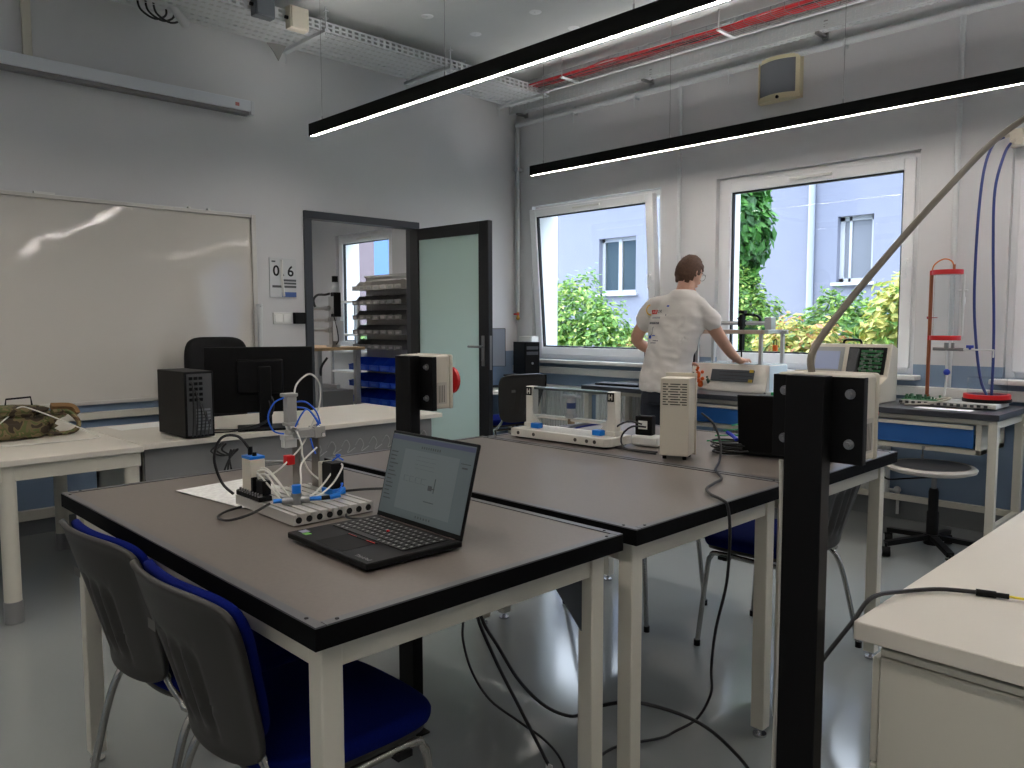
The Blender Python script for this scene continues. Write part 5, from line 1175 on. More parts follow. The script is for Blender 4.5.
MB().cyl((0.245, -0.055, 0.456), (0.245, -0.055, 0.475), 0.012).box(0.10, 0.20, -0.075, -0.05, 0.456, 0.47).build('green_sensor', GREENB, t)
pd = MB().box(0.272, 0.305, 0.03, 0.05, 0.30, 0.345).build('orange_padlock', ORANGE, t, bev=0.004)
MB().tube([(0.278, 0.04, 0.345), (0.278, 0.04, 0.375), (0.29, 0.04, 0.385), (0.30, 0.04, 0.375), (0.30, 0.04, 0.345)], 0.003, 6).build('shackle', BLACK, pd)
t = thing('monitor', 'small black monitor on the window workbench hidden behind the man', 'monitor', (-3.66, 5.38, BH))
MB().box(-0.26, 0.26, 0, 0.03, 0.09, 0.34).build('housing', SCREEN, t, bev=0.005); MB().box(-0.25, 0.25, -0.001, 0, 0.1, 0.33).build('display', BLACKM, t)
MB().box(-0.03, 0.03, 0.03, 0.05, 0.01, 0.2).box(-0.11, 0.11, -0.06, 0.09, 0, 0.012).build('stand', BLACK, t)
t = thing('keyboard', 'flat black keyboard on the window workbench left of the man', 'keyboard', (-3.93, 5.08, BH), RAD(4))
MB().box(-0.21, 0.21, -0.07, 0.07, 0, 0.014).build('keyboard_body', BLACK, t, bev=0.004)
b = MB()
for r_ in range(5):
    for c_ in range(19): b.box(-0.2+c_*0.021, -0.183+c_*0.021, -0.06+r_*0.025, -0.039+r_*0.025, 0.014, 0.018)
b.build('keys', mat('grey_key', (60, 62, 70), 0.5), t)
t = thing('green_plug_adapter', 'small black lead with a white and green plug at the foot of the robot console', 'plug', (-2.62, 5.12, BH+0.008))
MB().tube([(-0.10, 0.05, 0.0), (-0.05, 0.0, 0.004), (0.10, 0.01, 0), (0.2, 0.08, 0)], 0.004, 6).build('lead', CABLE, t); MB().box(-0.055, -0.015, -0.012, 0.012, -0.006, 0.014).build('white_plug', WHITEP, t); MB().box(-0.015, 0.005, -0.012, 0.012, -0.006, 0.014).build('green_end', mat('bright_green_end', (40, 170, 100), 0.4), t)
# trainer unit
t = thing('trainer_unit', 'cream desktop trainer with tilted screen and open green circuit boards behind the near post', 'trainer unit', (-2.15, 5.22, BH))
MB().prism([(-0.16, 0.0), (0.12, 0.0), (0.12, 0.34), (0.03, 0.37), (-0.04, 0.16), (-0.16, 0.12)], -0.27, 0.27, 'x').build('casing', BEIGE, t, bev=0.006)
sl = math.atan2(0.07, 0.21); Ms = Matrix.Translation((0, -0.042, 0.16)) @ Matrix.Rotation(-sl, 4, 'X')
MB().box(-0.24, -0.03, -0.004, 0.004, 0.02, 0.195, M=Ms).build('screen_bezel', mat('grey_bezel', (150, 152, 150), 0.5), t, bev=0.002)
MB().box(-0.215, -0.055, -0.007, -0.004, 0.04, 0.165, M=Ms).build('screen', mat('violet_grey_screen', (140, 150, 178), 0.3, emit=0.10), t)
MB().box(0.0, 0.24, -0.006, 0.004, 0.015, 0.195, M=Ms).build('card_cage', BLACKM, t)
b = MB()
for k in range(6): b.box(0.085+0.0*k, 0.22, -0.014, -0.006, 0.03+k*0.026, 0.044+k*0.026, M=Ms)
b.build('circuit_board', GREENB, t)
b = MB(); rr = random.Random(21)
for k in range(34):
    x = rr.uniform(0.08, 0.215); z = rr.uniform(0.025, 0.17); b.box(x, x+rr.uniform(0.006, 0.02), -0.024, -0.012, z, z+rr.uniform(0.005, 0.014), M=Ms)
b.build('board_components', mat('component_grey', (96, 112, 100), 0.5), t)
MB().box(0.01, 0.07, -0.03, -0.006, 0.02, 0.18, M=Ms).box(0.02, 0.04, -0.034, -0.030, 0.10, 0.16, M=Ms).build('relay_module', mat('dark_grey_module', (66, 68, 70), 0.5), t, bev=0.002)
MB().tube([(-0.06, 0.06, 0.36), (-0.05, 0.06, 0.39), (0.0, 0.06, 0.395), (0.05, 0.06, 0.39), (0.06, 0.06, 0.355)], 0.008, 8).build('carry_handle', BLACK, t)
# water column rig
t = thing('water_column_rig', 'clear upright water column between red rings on a slotted base', 'column rig', (-1.53, 5.27, BH))
MB().box(-0.25, 0.27, -0.14, 0.14, 0.006, 0.032).build('base_plate', mat('pale_base', (196, 194, 188), 0.4), t, bev=0.002)
b = MB()
for k in range(14): b.box(-0.26+k*0.036, -0.24+k*0.036, -0.1415, -0.14, 0.010, 0.026)
b.build('base_slots', mat('slot_dark2', (60, 60, 60), 0.6), t)
MB().box(-0.26, -0.22, -0.12, 0.12, 0, 0.006).box(0.20, 0.24, -0.12, 0.12, 0, 0.006).build('base_feet', BLACK, t)
b = MB().box(-0.25, -0.03, -0.13, -0.03, 0.033, 0.037); b.build('circuit_board', GREENB, t)
b = MB(); rr = random.Random(8)
for k in range(26): x = rr.uniform(-0.24, -0.04); y = rr.uniform(-0.125, -0.04); b.box(x, x+rr.uniform(0.008, 0.02), y, y+0.012, 0.037, 0.037+rr.uniform(0.008, 0.03))
b.build('board_components', mat('component_green', (70, 110, 84), 0.5), t)
MB().cyl((-0.145, 0.0, 0.033), (-0.145, 0.0, 0.82), 0.011).cyl((-0.145, 0, 0.033), (-0.145, 0, 0.06), 0.015).build('copper_pole', COPPER, t)
for z in (0.40, 0.80):
    b = MB()
    b.lathe([(0.0, 0), (0.086, 0), (0.086, 0.028), (0.0, 0.028)], 32, (-0.055, 0.0, z)); b.box(-0.150, -0.09, -0.02, 0.02, z, z+0.028)
    b.build('red_ring', RED, t, bev=0.002)
MB().cyl((-0.055, 0, 0.429), (-0.055, 0, 0.799), 0.070, 32).build('clear_tube', ACRYL, t)
MB().cyl((-0.025, 0.0, 0.43), (-0.025, 0.0, 0.795), 0.012, 12).build('inner_tube', ACRYL, t)
MB().cyl((0.035, 0.0, 0.43), (0.035, 0.0, 0.798), 0.009, 12).cyl((0.035, 0, 0.62), (0.035, 0, 0.66), 0.014).cyl((0.01, 0, 0.70), (0.06, 0, 0.70), 0.006).build('side_tube', mat('translucent_tube', (206, 208, 206), 0.3), t)
MB().box(-0.14, -0.13, -0.075, -0.071, 0.53, 0.545).box(-0.125, -0.08, -0.075, -0.072, 0.535, 0.54).build('red_mark', mat('dull_red_mark', (160, 60, 70), 0.5), t)
MB().tube([(-0.145, 0, 0.82), (-0.13, 0, 0.865), (-0.08, 0, 0.895), (-0.035, 0, 0.88), (-0.02, 0, 0.835)], 0.004, 8).build('orange_wire', mat('orange_wire', (214, 120, 50), 0.4), t)
MB().cyl((-0.02, 0, 0.828), (-0.02, 0, 0.86), 0.008).build('top_fitting', COPPER, t)
MB().cyl((-0.12, 0, 0.345), (0.05, 0, 0.345), 0.010).cyl((-0.045, 0, 0.345), (-0.045, 0, 0.385), 0.014).cyl((-0.01, 0, 0.345), (-0.01, 0, 0.385), 0.010).build('manifold', STEEL, t)
MB().cyl((0.05, 0, 0.345), (0.21, 0, 0.345), 0.005, 8).cyl((0.21, 0, 0.300), (0.21, 0, 0.348), 0.005, 8).build('outlet_tube', mat('translucent_tube', (206, 208, 206)), t)
MB().box(0.065, 0.105, -0.012, 0.012, 0.355, 0.372).cyl((0.085, 0, 0.345), (0.085, 0, 0.36), 0.008).build('blue_tap', mat('tap_blue', (30, 60, 170), 0.4), t, bev=0.003)
MB().tube([(-0.045, 0, 0.345), (-0.04, -0.01, 0.26), (-0.032, -0.02, 0.18), (-0.035, -0.04, 0.06)], 0.006, 8).build('drain_tube', mat('translucent_tube', (206, 208, 206)), t)
MB().sphere((-0.033, -0.015, 0.205), 0.020).build('blue_tap', mat('tap_blue', (30, 60, 170)), t)
MB().tube([(-0.06, -0.10, 0.040), (0.0, -0.09, 0.055), (0.02, -0.13, 0.05), (-0.08, -0.17, 0.02), (-0.2, -0.22, 0.008)], 0.006, 8).build('ribbon_lead', mat('grey_ribbon', (176, 170, 156), 0.5), t)
t = thing('water_vessel', 'clear round vessel with a flat red ring beside the water column', 'vessel', (-1.36, 5.33, BH+0.033))
MB().lathe([(0.0, 0), (0.13, 0), (0.13, 0.02), (0.0, 0.02)], 28).build('black_base', BLACK, t)
MB().lathe([(0.085, 0.02), (0.125, 0.02), (0.125, 0.045), (0.085, 0.045), (0.085, 0.02)], 32).build('red_ring', RED, t)
MB().cyl((0, 0, 0.046), (0, 0, 0.145), 0.105, 32).build('clear_wall', ACRYL, t)
t = MB().box(-0.15, 0.15, -0.05, 0.05, 0, 0.0015).build('paper_sheet', PAPER, loc=(-1.50, 5.02, BH)); tag(t, 'white paper sheet on the window workbench in front of the water column', 'paper')
# hoses
t = thing('hose_connector', 'small cream hose connector at the top left corner of the right-hand window', 'connector', (-1.34, WY-0.06, 2.43))
MB().box(-0.02, 0.05, -0.03, 0.058, -0.01, 0.09).build('block', BEIGE, t, bev=0.004); MB().cyl((-0.05, -0.01, 0.055), (-0.02, -0.01, 0.065), 0.014).cyl((0.0, -0.05, 0.0), (0.0, -0.03, 0.02), 0.014).build('nozzle', BEIGE, t)
b = MB().tube([(-1.385, WY-0.07, 2.485), (-1.44, 5.54, 2.44), (-1.475, 5.50, 2.28), (-1.485, 5.46, 1.95), (-1.475, 5.42, 1.5), (-1.44, 5.38, 1.20), (-1.40, 5.35, 1.0), (-1.36, 5.33, 0.915)], 0.0085, 10)
tag(b.build('air_hose', NAVYC), 'outer dark blue hose hanging from the window corner into the vessel', 'hose')
b = MB().tube([(-1.345, WY-0.12, 2.43), (-1.37, 5.50, 2.36), (-1.40, 5.46, 2.15), (-1.385, 5.42, 1.8), (-1.355, 5.38, 1.4), (-1.34, 5.35, 1.15), (-1.335, 5.33, 0.915)], 0.0085, 10)
tag(b.build('air_hose', NAVYC), 'inner dark blue hose hanging from the window corner into the vessel', 'hose')

# ------------------------------------------------------------------ corner desk by the door
t = thing('desk', 'small pale corner desk behind the open door with a computer on it', 'desk', (-5.30, 5.18, 0))
MB().box(-0.39, 0.12, -0.45, 0.36, DH-0.028, DH).build('desktop', DESK, t, bev=0.003)
for (x, y) in ((-0.33, -0.38), (0.06, -0.38), (-0.33, 0.3), (0.06, 0.3)): MB().cyl((x, y, 0), (x, y, DH-0.028), 0.025, 16).build('leg', CREAM, t)
t = thing('shelf_riser', 'low black riser on the corner desk under the computer', 'riser', (-5.40, 5.34, DH+0.0005))
MB().box(-0.06, 0.27, -0.12, 0.14, 0.11, 0.125).box(-0.06, -0.045, -0.10, 0.19, 0, 0.11).box(0.255, 0.27, -0.12, 0.14, 0, 0.11).build('riser_body', BLACK, t, bev=0.002)
tower('computer_tower', 'black computer tower by the corner window, drive bays facing the room', (-5.27, 5.34, DH+0.127), RAD(-20), w=0.15, d=0.26, h=0.315, face='front')
t = thing('monitor', 'flat monitor behind the open door edge, a pale grey-blue reflection painted on its screen', 'monitor', (-5.60, 5.17, DH), RAD(-45))
MB().box(-0.016, 0.0, -0.20, 0.155, 0.20, 0.57).build('housing', SCREEN, t, bev=0.004); MB().box(0.0, 0.002, -0.195, 0.150, 0.205, 0.565).build('display', mat('painted_reflection_screen', (150, 156, 170), 0.25), t)  # display colour is a reflection painted in as pale grey-blue
MB().box(-0.03, -0.016, -0.03, 0.03, 0.01, 0.3).box(-0.08, 0.08, -0.09, 0.09, 0, 0.01).build('stand', BLACK, t)
t = thing('wall_cabinet', 'small white wall box in the corner above the corner computer', 'wall box', (-5.47, WY, 1.02)); MB().box(-0.11, 0.07, -0.10, 0, 0.0, 0.20).build('box', WHITEP, t, bev=0.004); MB().box(-0.10, 0.06, -0.104, -0.1, 0.01, 0.19).build('door', WHITEP, t)

# ------------------------------------------------------------------ the next room: bins, bench, lifting machine
t = thing('bin_rack', 'pale louvred rack panel holding rows of storage bins in the next room', 'rack', (-6.80, 4.90, 0))
MB().box(-0.50, 0.62, 0, 0.02, 0.35, 1.86).build('panel', mat('rack_grey', (172, 172, 168), 0.5), t); MB().box(-0.50, 0.62, -0.02, 0.0, 1.84, 1.865).build('top_rail', mat('rack_grey', (172, 172, 168)), t)
for x in (-0.50, 0.60): MB().box(x, x+0.03, 0.0, 0.04, 0.0, 1.86).build('upright', mat('rack_grey', (172, 172, 168)), t); MB().box(x, x+0.03, -0.25, 0.25, 0, 0.03).build('foot', mat('rack_grey', (172, 172, 168)), t)
b = MB()
for z in (1.08, 1.235, 1.39, 1.545, 1.70, 0.5, 0.67, 0.84): b.box(-0.49, 0.61, -0.012, 0.0, z+0.075, z+0.09)
b.build('louvre', mat('rack_grey', (172, 172, 168)), t)
def make_bin(name, label, w, d, h, mt, grp):
    t = thing(name, label, 'storage bin', (0, 0, 0), 0, grp); e = 0.003
    b = MB().box(-w/2, w/2, -d, 0, 0, e).box(-w/2, w/2, -e, 0, 0, h)
    for s in (-1, 1):
        xa, xb = sorted((s*w/2, s*(w/2-e))); b.prism([(0, 0), (-d, 0), (-d, h*0.45), (-d*0.72, h*0.52), (-d*0.45, h), (0, h)], xa, xb, 'x')
    b.box(-w/2, w/2, -d, -d+e, 0, h*0.45); b.box(-w/2-0.002, w/2+0.002, -d-0.004, -d, h*0.38, h*0.47)
    b.build('tray', mt, t)
    MB().box(-w*0.25, w*0.25, -d-0.0052, -d-0.0042, h*0.1, h*0.32).build('label_card', mat('bin_label_'+mt.name, (60, 100, 200) if mt is BLUEP else (150, 150, 148), 0.6), t)
    return t
rown = ['top', 'second', 'third', 'fourth', 'lowest']; coln = ['leftmost', 'second', 'third', 'fourth', 'fifth', 'sixth']
LB = mat('pale_grey_bin', (168, 166, 160), 0.45)
gb = None; gl = None
for r_ in range(5):
    z = 1.70-0.155*r_
    for c_ in range(7):
        x = -7.235+c_*0.128; lab = ('pale' if r_ == 0 else 'dark')+' grey storage bin, '+('rightmost' if c_ == 6 else coln[c_])+' in the '+rown[r_]+' grey row of the rack'
        if r_ == 0:
            if gl is None: gl = make_bin('storage_bin', lab, 0.114, 0.17, 0.098, LB, 'grey storage bins on the rack'); gl.location = (x, 4.885, z); continue
            dup(gl, (x, 4.885, z), label=lab)
        else:
            if gb is None: gb = make_bin('storage_bin', lab, 0.114, 0.17, 0.098, GREYBIN, 'grey storage bins on the rack'); gb.location = (x, 4.885, z); continue
            dup(gb, (x, 4.885, z), label=lab)
bb = None; rown = ['top', 'middle', 'bottom']
for r_ in range(3):
    for c_ in range(5):
        x = -7.185+c_*0.19; z = 0.855-0.172*r_; lab = 'blue storage bin, '+('rightmost' if c_ == 4 else coln[c_])+' in the '+rown[r_]+' blue row of the rack'
        if bb is None: bb = make_bin('storage_bin', lab, 0.172, 0.24, 0.130, BLUEP, 'blue storage bins on the rack'); bb.location = (x, 4.885, z); continue
        dup(bb, (x, 4.885, z), label=lab)
t = thing('workbench', 'narrow wood-topped workbench with steel frame in the next room', 'workbench', (-7.15, 4.20, 0))
MB().box(-0.75, 0.44, -0.28, 0.28, 1.085, 1.115).build('benchtop', mat('plywood_top', (196, 164, 124), 0.5, noise_amt=0.08, scale=20), t, bev=0.002)
for (x, y) in ((0.38, -0.22), (0.38, 0.22), (-0.68, -0.22), (-0.68, 0.22)): MB().box(x-0.025, x+0.025, y-0.025, y+0.025, 0, 1.085).build('leg', AL, t)
MB().box(-0.68, 0.38, -0.02, 0.02, 0.70, 0.74).box(-0.68, 0.38, -0.24, -0.2, 1.0, 1.04).build('frame_rail', AL, t)
MB().box(-0.65, 0.34, -0.20, 0.20, 0.25, 0.68).build('grey_cupboard', GREYP, t, bev=0.004)
b = MB(); rr = random.Random(4)
for k in range(6):
    x = -0.5+k*0.15; b.tube([(x, -0.2, 0.98), (x+0.06, -0.24, 0.9), (x+0.12, -0.2, 0.82), (x+0.2, -0.23, 0.93), (x+0.26, -0.2, 1.02)], 0.012, 6)
b.build('hanging_cables', CABLE, t)
t = thing('lifting_arm', 'grey linear axis machine with three horizontal rods on the wood-topped bench', 'machine', (-6.85, 4.20, 1.116))
MB().box(-0.03, 0.03, -0.03, 0.03, 0.0, 0.50).box(-0.05, 0.05, -0.05, 0.05, 0, 0.02).build('column', AL, t, bev=0.002)
for z in (0.17, 0.27, 0.385): MB().cyl((-0.55, -0.04, z), (0.02, -0.04, z), 0.017).cyl((-0.06, -0.04, z), (0.0, -0.04, z), 0.026).build('rod', AL, t)
MB().box(0.03, 0.09, -0.04, 0.04, 0.30, 0.54).build('actuator', BLACK, t, bev=0.003); MB().box(0.035, 0.085, -0.046, -0.04, 0.33, 0.50).build('actuator_front', AL, t)
MB().cyl((0.05, 0, 0.54), (0.05, 0, 0.64), 0.035).build('motor', GALV, t); MB().cyl((0.05, 0, 0.64), (0.05, 0, 0.70), 0.03).build('motor_cap', BLACK, t)
MB().tube([(-0.25, -0.05, 0.40), (-0.28, -0.05, 0.47), (-0.2, -0.05, 0.52), (-0.05, -0.05, 0.52), (0.0, -0.03, 0.53)], 0.012, 8).build('cable', CABLE, t)
MB().tube([(0.06, -0.04, 0.35), (0.14, -0.05, 0.22), (0.16, -0.04, 0.08), (0.12, -0.04, 0.03)], 0.006, 6).build('cable', CABLE, t)
MB().box(0.08, 0.15, -0.05, 0.03, 0.06, 0.26).build('gripper', GALV, t, bev=0.003)
t = thing('glass_cabinet', 'pale framed glass cabinet standing in the next room', 'cabinet', (-8.55, 5.2, 0))
for (x, y) in ((0, 0), (0.6, 0), (0, 0.35), (0.6, 0.35)): MB().box(x, x+0.03, y, y+0.03, 0, 1.62).build('upright', AL, t)
for z in (0.3, 0.75, 1.2, 1.6): MB().box(0, 0.63, 0, 0.38, z, z+0.02).build('shelf', WHITEP, t)
MB().box(0.03, 0.6, 0.002, 0.008, 0.1, 1.6).build('glass_door', ACRYL, t)

# ------------------------------------------------------------------ the standing man
def chain(b, pts, rad, n=14, sub=6):
    pts = [Vector(p) for p in pts]; P = catmull(pts, sub)
    R_ = []
    for i in range(len(pts)-1):
        for k in range(sub): R_.append(rad[i]+(rad[i+1]-rad[i])*k/sub)
    R_.append(rad[-1])
    k = len(b.v); prev = None; N = len(P)
    for i, p in enumerate(P):
        tt = (P[min(i+1, N-1)]-P[max(i-1, 0)]).normalized()
        u = tt.orthogonal().normalized() if prev is None else (prev-tt*prev.dot(tt)).normalized()
        prev = u; w_ = tt.cross(u)
        for j in range(n):
            an = 2*PI*j/n; b.v.append(tuple(p+u*(math.cos(an)*R_[i])+w_*(math.sin(an)*R_[i])))
    for i in range(N-1):
        for j in range(n): b.f.append((k+i*n+j, k+i*n+(j+1) % n, k+(i+1)*n+(j+1) % n, k+(i+1)*n+j)); b.mi.append(b.cur)
    b.f.append(tuple(k+j for j in reversed(range(n)))); b.f.append(tuple(k+(N-1)*n+j for j in range(n))); b.mi += [b.cur]*2
    b.sphere(P[0], R_[0]*0.995, 12, 8); b.sphere(P[-1], R_[-1]*0.995, 12, 8)
def loft(b, rings, n=28, pw=2.4):
    k = len(b.v)
    for (cx, cy, z, rx, ry, yaw) in rings:
        for j in range(n):
            a = 2*PI*j/n; c_, s_ = math.cos(a), math.sin(a)
            x = math.copysign(abs(c_)**(2/pw), c_)*rx; y = math.copysign(abs(s_)**(2/pw), s_)*ry
            b.v.append((cx+x*math.cos(yaw)-y*math.sin(yaw), cy+x*math.sin(yaw)+y*math.cos(yaw), z))
    for i in range(len(rings)-1):
        for j in range(n): b.f.append((k+i*n+j, k+i*n+(j+1) % n, k+(i+1)*n+(j+1) % n, k+(i+1)*n+j)); b.mi.append(0)
    b.f.append(tuple(k+j for j in reversed(range(n)))); b.f.append(tuple(k+(len(rings)-1)*n+j for j in range(n))); b.mi += [0, 0]
def remesh(o, vox, it=4, fac=0.5):
    m = o.modifiers.new('remesh', 'REMESH'); m.mode = 'VOXEL'; m.voxel_size = vox; m.use_smooth_shade = True
    s_ = o.modifiers.new('smooth', 'SMOOTH'); s_.iterations = it; s_.factor = fac
    bpy.context.view_layer.update()
    dg = bpy.context.evaluated_depsgraph_get(); me = bpy.data.meshes.new_from_object(o.evaluated_get(dg))
    mt = list(o.data.materials); o.modifiers.clear(); o.data = me
    if not me.materials:
        for q in mt: me.materials.append(q)
    for p in me.polygons: p.use_smooth = True
    return o
SKIN = mat('skin', (206, 158, 134), 0.55, noise_amt=0.04, scale=30)
SHIRT = mat('white_tshirt_cloth', (216, 210, 204), 0.9, bump=0.08, bscale=500)
TROU = mat('dark_navy_trousers', (30, 34, 44), 0.9, bump=0.1, bscale=400)
HAIR = mat('short_brown_hair', (88, 60, 42), 0.7, noise_amt=0.3, scale=120, bump=0.5, bscale=220)
man = thing('person', 'person with short brown hair and glasses in a white printed t-shirt leaning over the console', 'person', (-3.12, 4.55, 0))
S = {'RS': (0.29, 0.06, 1.455), 'LS': (-0.20, 0.02, 1.455)}
yaw = RAD(-6)
b = MB()   # body, local coordinates around (-3.12, 4.55)
loft(b, [(-0.015, 0.0, 0.84, 0.150, 0.105, yaw), (-0.01, 0.0, 0.95, 0.155, 0.11, yaw), (0.0, 0.02, 1.08, 0.140, 0.10, yaw), (0.02, 0.04, 1.22, 0.155, 0.11, yaw), (0.04, 0.06, 1.36, 0.175, 0.115, yaw), (0.055, 0.065, 1.46, 0.165, 0.095, yaw), (0.075, 0.07, 1.52, 0.09, 0.07, yaw)])
chain(b, [(0.06, 0.07, 1.48), (0.072, 0.085, 1.56), (0.078, 0.11, 1.63)], [0.066, 0.058, 0.058])
# legs, hips to feet
chain(b, [(-0.09, 0.0, 0.88), (-0.11, 0.0, 0.50), (-0.12, -0.03, 0.10)], [0.09, 0.055, 0.04])
chain(b, [(0.07, 0.0, 0.88), (0.08, 0.02, 0.50), (0.09, -0.01, 0.10)], [0.09, 0.055, 0.04])
chain(b, [(-0.12, -0.03, 0.05), (-0.13, 0.12, 0.035)], [0.04, 0.03]); chain(b, [(0.09, -0.01, 0.05), (0.10, 0.14, 0.035)], [0.04, 0.03])
# right arm to console
chain(b, [(0.205, 0.06, 1.455), (0.262, 0.135, 1.34), (0.268, 0.27, 1.225), (0.235, 0.45, 1.135), (0.205, 0.59, 1.088)], [0.055, 0.048, 0.042, 0.036, 0.026])
# left arm
chain(b, [(-0.135, 0.035, 1.45), (-0.225, 0.03, 1.34), (-0.285, 0.04, 1.225), (-0.235, 0.20, 1.14), (-0.15, 0.36, 1.06)], [0.055, 0.047, 0.042, 0.038, 0.027])
def hand(b, w, d, side, pitch=-0.15):
    """w wrist point, d heading of the fingers in the xy plane"""
    d = Vector((d[0], d[1], 0)).normalized(); r_ = Vector((d.y, -d.x, 0))*side; up = Vector((0, 0, 1)); w = Vector(w)
    def P(a, s_, z): return w+d*a+r_*s_+up*z
    chain(b, [P(0, 0, 0), P(0.045, 0, -0.006), P(0.075, 0, -0.008)], [0.024, 0.026, 0.022], 10, 3)
    chain(b, [P(0.045, -0.022, -0.008), P(0.082, -0.025, -0.009)], [0.018, 0.014], 10, 3); chain(b, [P(0.045, 0.022, -0.008), P(0.082, 0.025, -0.009)], [0.018, 0.014], 10, 3)
    for s_, L_ in ((-0.033, 0.062), (-0.011, 0.076), (0.011, 0.080), (0.033, 0.072)):
        chain(b, [P(0.078, s_*0.9, -0.006), P(0.078+L_*0.42, s_*1.1, 0.000), P(0.078+L_*0.75, s_*1.18, -0.010), P(0.078+L_, s_*1.2, -0.022)], [0.0105, 0.0095, 0.0088, 0.0078], 8, 3)
    chain(b, [P(0.022, 0.024, -0.008), P(0.045, 0.052, -0.010), P(0.072, 0.064, -0.020)], [0.014, 0.011, 0.0088], 8, 3)
hand(b, (0.205, 0.59, 1.083), (-0.10, 1.0), -1)
hand(b, (-0.15, 0.36, 1.055), (0.45, 1.0), 1)
# head
hx_, hy_, hz_ = 0.078, 0.135, 1.690
Mh = Matrix.Translation((hx_, hy_, hz_)) @ Matrix.Rotation(RAD(-16), 4, 'Z') @ Matrix.Rotation(RAD(-20), 4, 'X')
k0 = len(b.v); b.sphere((0, 0, 0), 1.0, 28, 20)
for i in range(k0, len(b.v)):
    x, y, z = b.v[i]
    sx_, sy_, sz_ = 0.076, 0.094, 0.118
    if z < 0: sx_ *= 1-0.22*(-z)**1.3; sy_ *= 1-0.10*(-z)
    yy = y*sy_
    if z < -0.2 and y > 0: yy += 0.006
    if z < -0.3 and y < 0: yy *= 0.82
    b.v[i] = tuple(Mh @ Vector((x*sx_, yy, z*sz_)))
chain(b, [Mh @ Vector((0, 0.088, 0.012)), Mh @ Vector((0, 0.106, -0.022)), Mh @ Vector((0, 0.098, -0.034))], [0.009, 0.013, 0.010], 8, 3)   # nose
chain(b, [Mh @ Vector((-0.02, 0.083, -0.062)), Mh @ Vector((0, 0.089, -0.062)), Mh @ Vector((0.02, 0.083, -0.062))], [0.007, 0.008, 0.007], 8, 3)  # lips
chain(b, [Mh @ Vector((-0.012, 0.074, -0.098)), Mh @ Vector((0.012, 0.074, -0.098))], [0.017, 0.017], 8, 3)   # chin
for s in (-1, 1):
    chain(b, [Mh @ Vector((s*0.074, -0.002, 0.018)), Mh @ Vector((s*0.081, -0.008, 0.008)), Mh @ Vector((s*0.079, -0.004, -0.012)), Mh @ Vector((s*0.073, 0.002, -0.024))], [0.007, 0.0095, 0.008, 0.006], 8, 3)
    chain(b, [Mh @ Vector((s*0.018, 0.086, 0.026)), Mh @ Vector((s*0.045, 0.078, 0.028))], [0.006, 0.005], 8, 3)  # brow
body = b.build('body', SKIN, man); remesh(body, 0.0055, 3)
b = MB()
for s in (-1, 1): b.sphere(tuple(Mh @ Vector((s*0.031, 0.079, 0.006))), 0.0125, 12, 8)
b.build('eyes', mat('eye_white', (226, 224, 220), 0.2), man)
# hair
b = MB(); k0 = 0; b.sphere((0, 0, 0), 1.0, 48, 34)
nv = []
for i, v in enumerate(b.v):
    x, y, z = v
    n_ = noise.noise(Vector((x*5, y*5, z*9)))*0.05+noise.noise(Vector((x*16, y*16, z*20)))*0.03
    sx_, sy_, sz_ = 0.086*(1+n_), 0.106*(1+n_), 0.134*(1+n_)
    # hairline: pull face, lower neck inwards
    face = y > 0.35 and z < 0.42-0.1*y
    zl = noise.noise(Vector((x*9, y*9, 3)))*0.10; low = z < -0.62+zl or (y > -0.25 and z < -0.22+zl-0.25*(y < 0.0))
    side = y > 0.02 and z < -0.02
    if face or low or side: sx_ *= 0.80; sy_ *= 0.80; sz_ *= 0.80
    if z < 0: sx_ *= 1-0.16*(-z)**1.3
    if z < -0.3 and y < 0: sy_ *= 0.88
    b.v[i] = tuple(Mh @ Vector((x*sx_, y*sy_, z*sz_)))
b.build('hair', HAIR, man)
# glasses
b = MB()
for s in (-1, 1):
    c0 = Vector((s*0.033, 0.100, 0.004))
    b.tube([Mh @ (c0+Vector((0.024*math.cos(a), 0, 0.021*math.sin(a)))) for a in [2*PI*i/18 for i in range(19)]], 0.0013, 6, smooth=False)
    b.tube([Mh @ Vector((s*0.057, 0.099, 0.008)), Mh @ Vector((s*0.080, 0.08, 0.012)), Mh @ Vector((s*0.084, 0.0, 0.018))], 0.0014, 6, smooth=False)
b.tube([Mh @ Vector((-0.010, 0.101, 0.008)), Mh @ Vector((0.010, 0.101, 0.008))], 0.0013, 6)
b.build('glasses', BLACK, man)
# shirt
b = MB()
loft(b, [(-0.025, -0.005, 0.885, 0.180, 0.132, yaw), (-0.022, -0.002, 0.90, 0.186, 0.138, yaw), (-0.015, 0.0, 0.98, 0.180, 0.134, yaw), (-0.005, 0.015, 1.08, 0.172, 0.126, yaw), (0.015, 0.035, 1.20, 0.182, 0.130, yaw), (0.035, 0.055, 1.32, 0.200, 0.138, yaw), (0.048, 0.062, 1.41, 0.210, 0.130, yaw), (0.055, 0.066, 1.475, 0.190, 0.112, yaw), (0.062, 0.070, 1.53, 0.135, 0.090, yaw), (0.068, 0.078, 1.572, 0.076, 0.068, yaw)], pw=2.3)
chain(b, [(0.150, 0.06, 1.468), (0.200, 0.065, 1.462), (0.240, 0.09, 1.42), (0.262, 0.13, 1.365)], [0.066, 0.068, 0.064, 0.066], 16)
chain(b, [(-0.06, 0.04, 1.468), (-0.125, 0.035, 1.460), (-0.175, 0.03, 1.42), (-0.212, 0.03, 1.355)], [0.066, 0.068, 0.064, 0.066], 16)
chain(b, [(-0.12, 0.03, 1.44), (-0.04, 0.05, 1.50), (0.07, 0.06, 1.515), (0.16, 0.06, 1.495), (0.22, 0.06, 1.445)], [0.06, 0.052, 0.05, 0.052, 0.06], 14)
shirt = b.build('t_shirt', SHIRT, man); remesh(shirt, 0.009, 6)
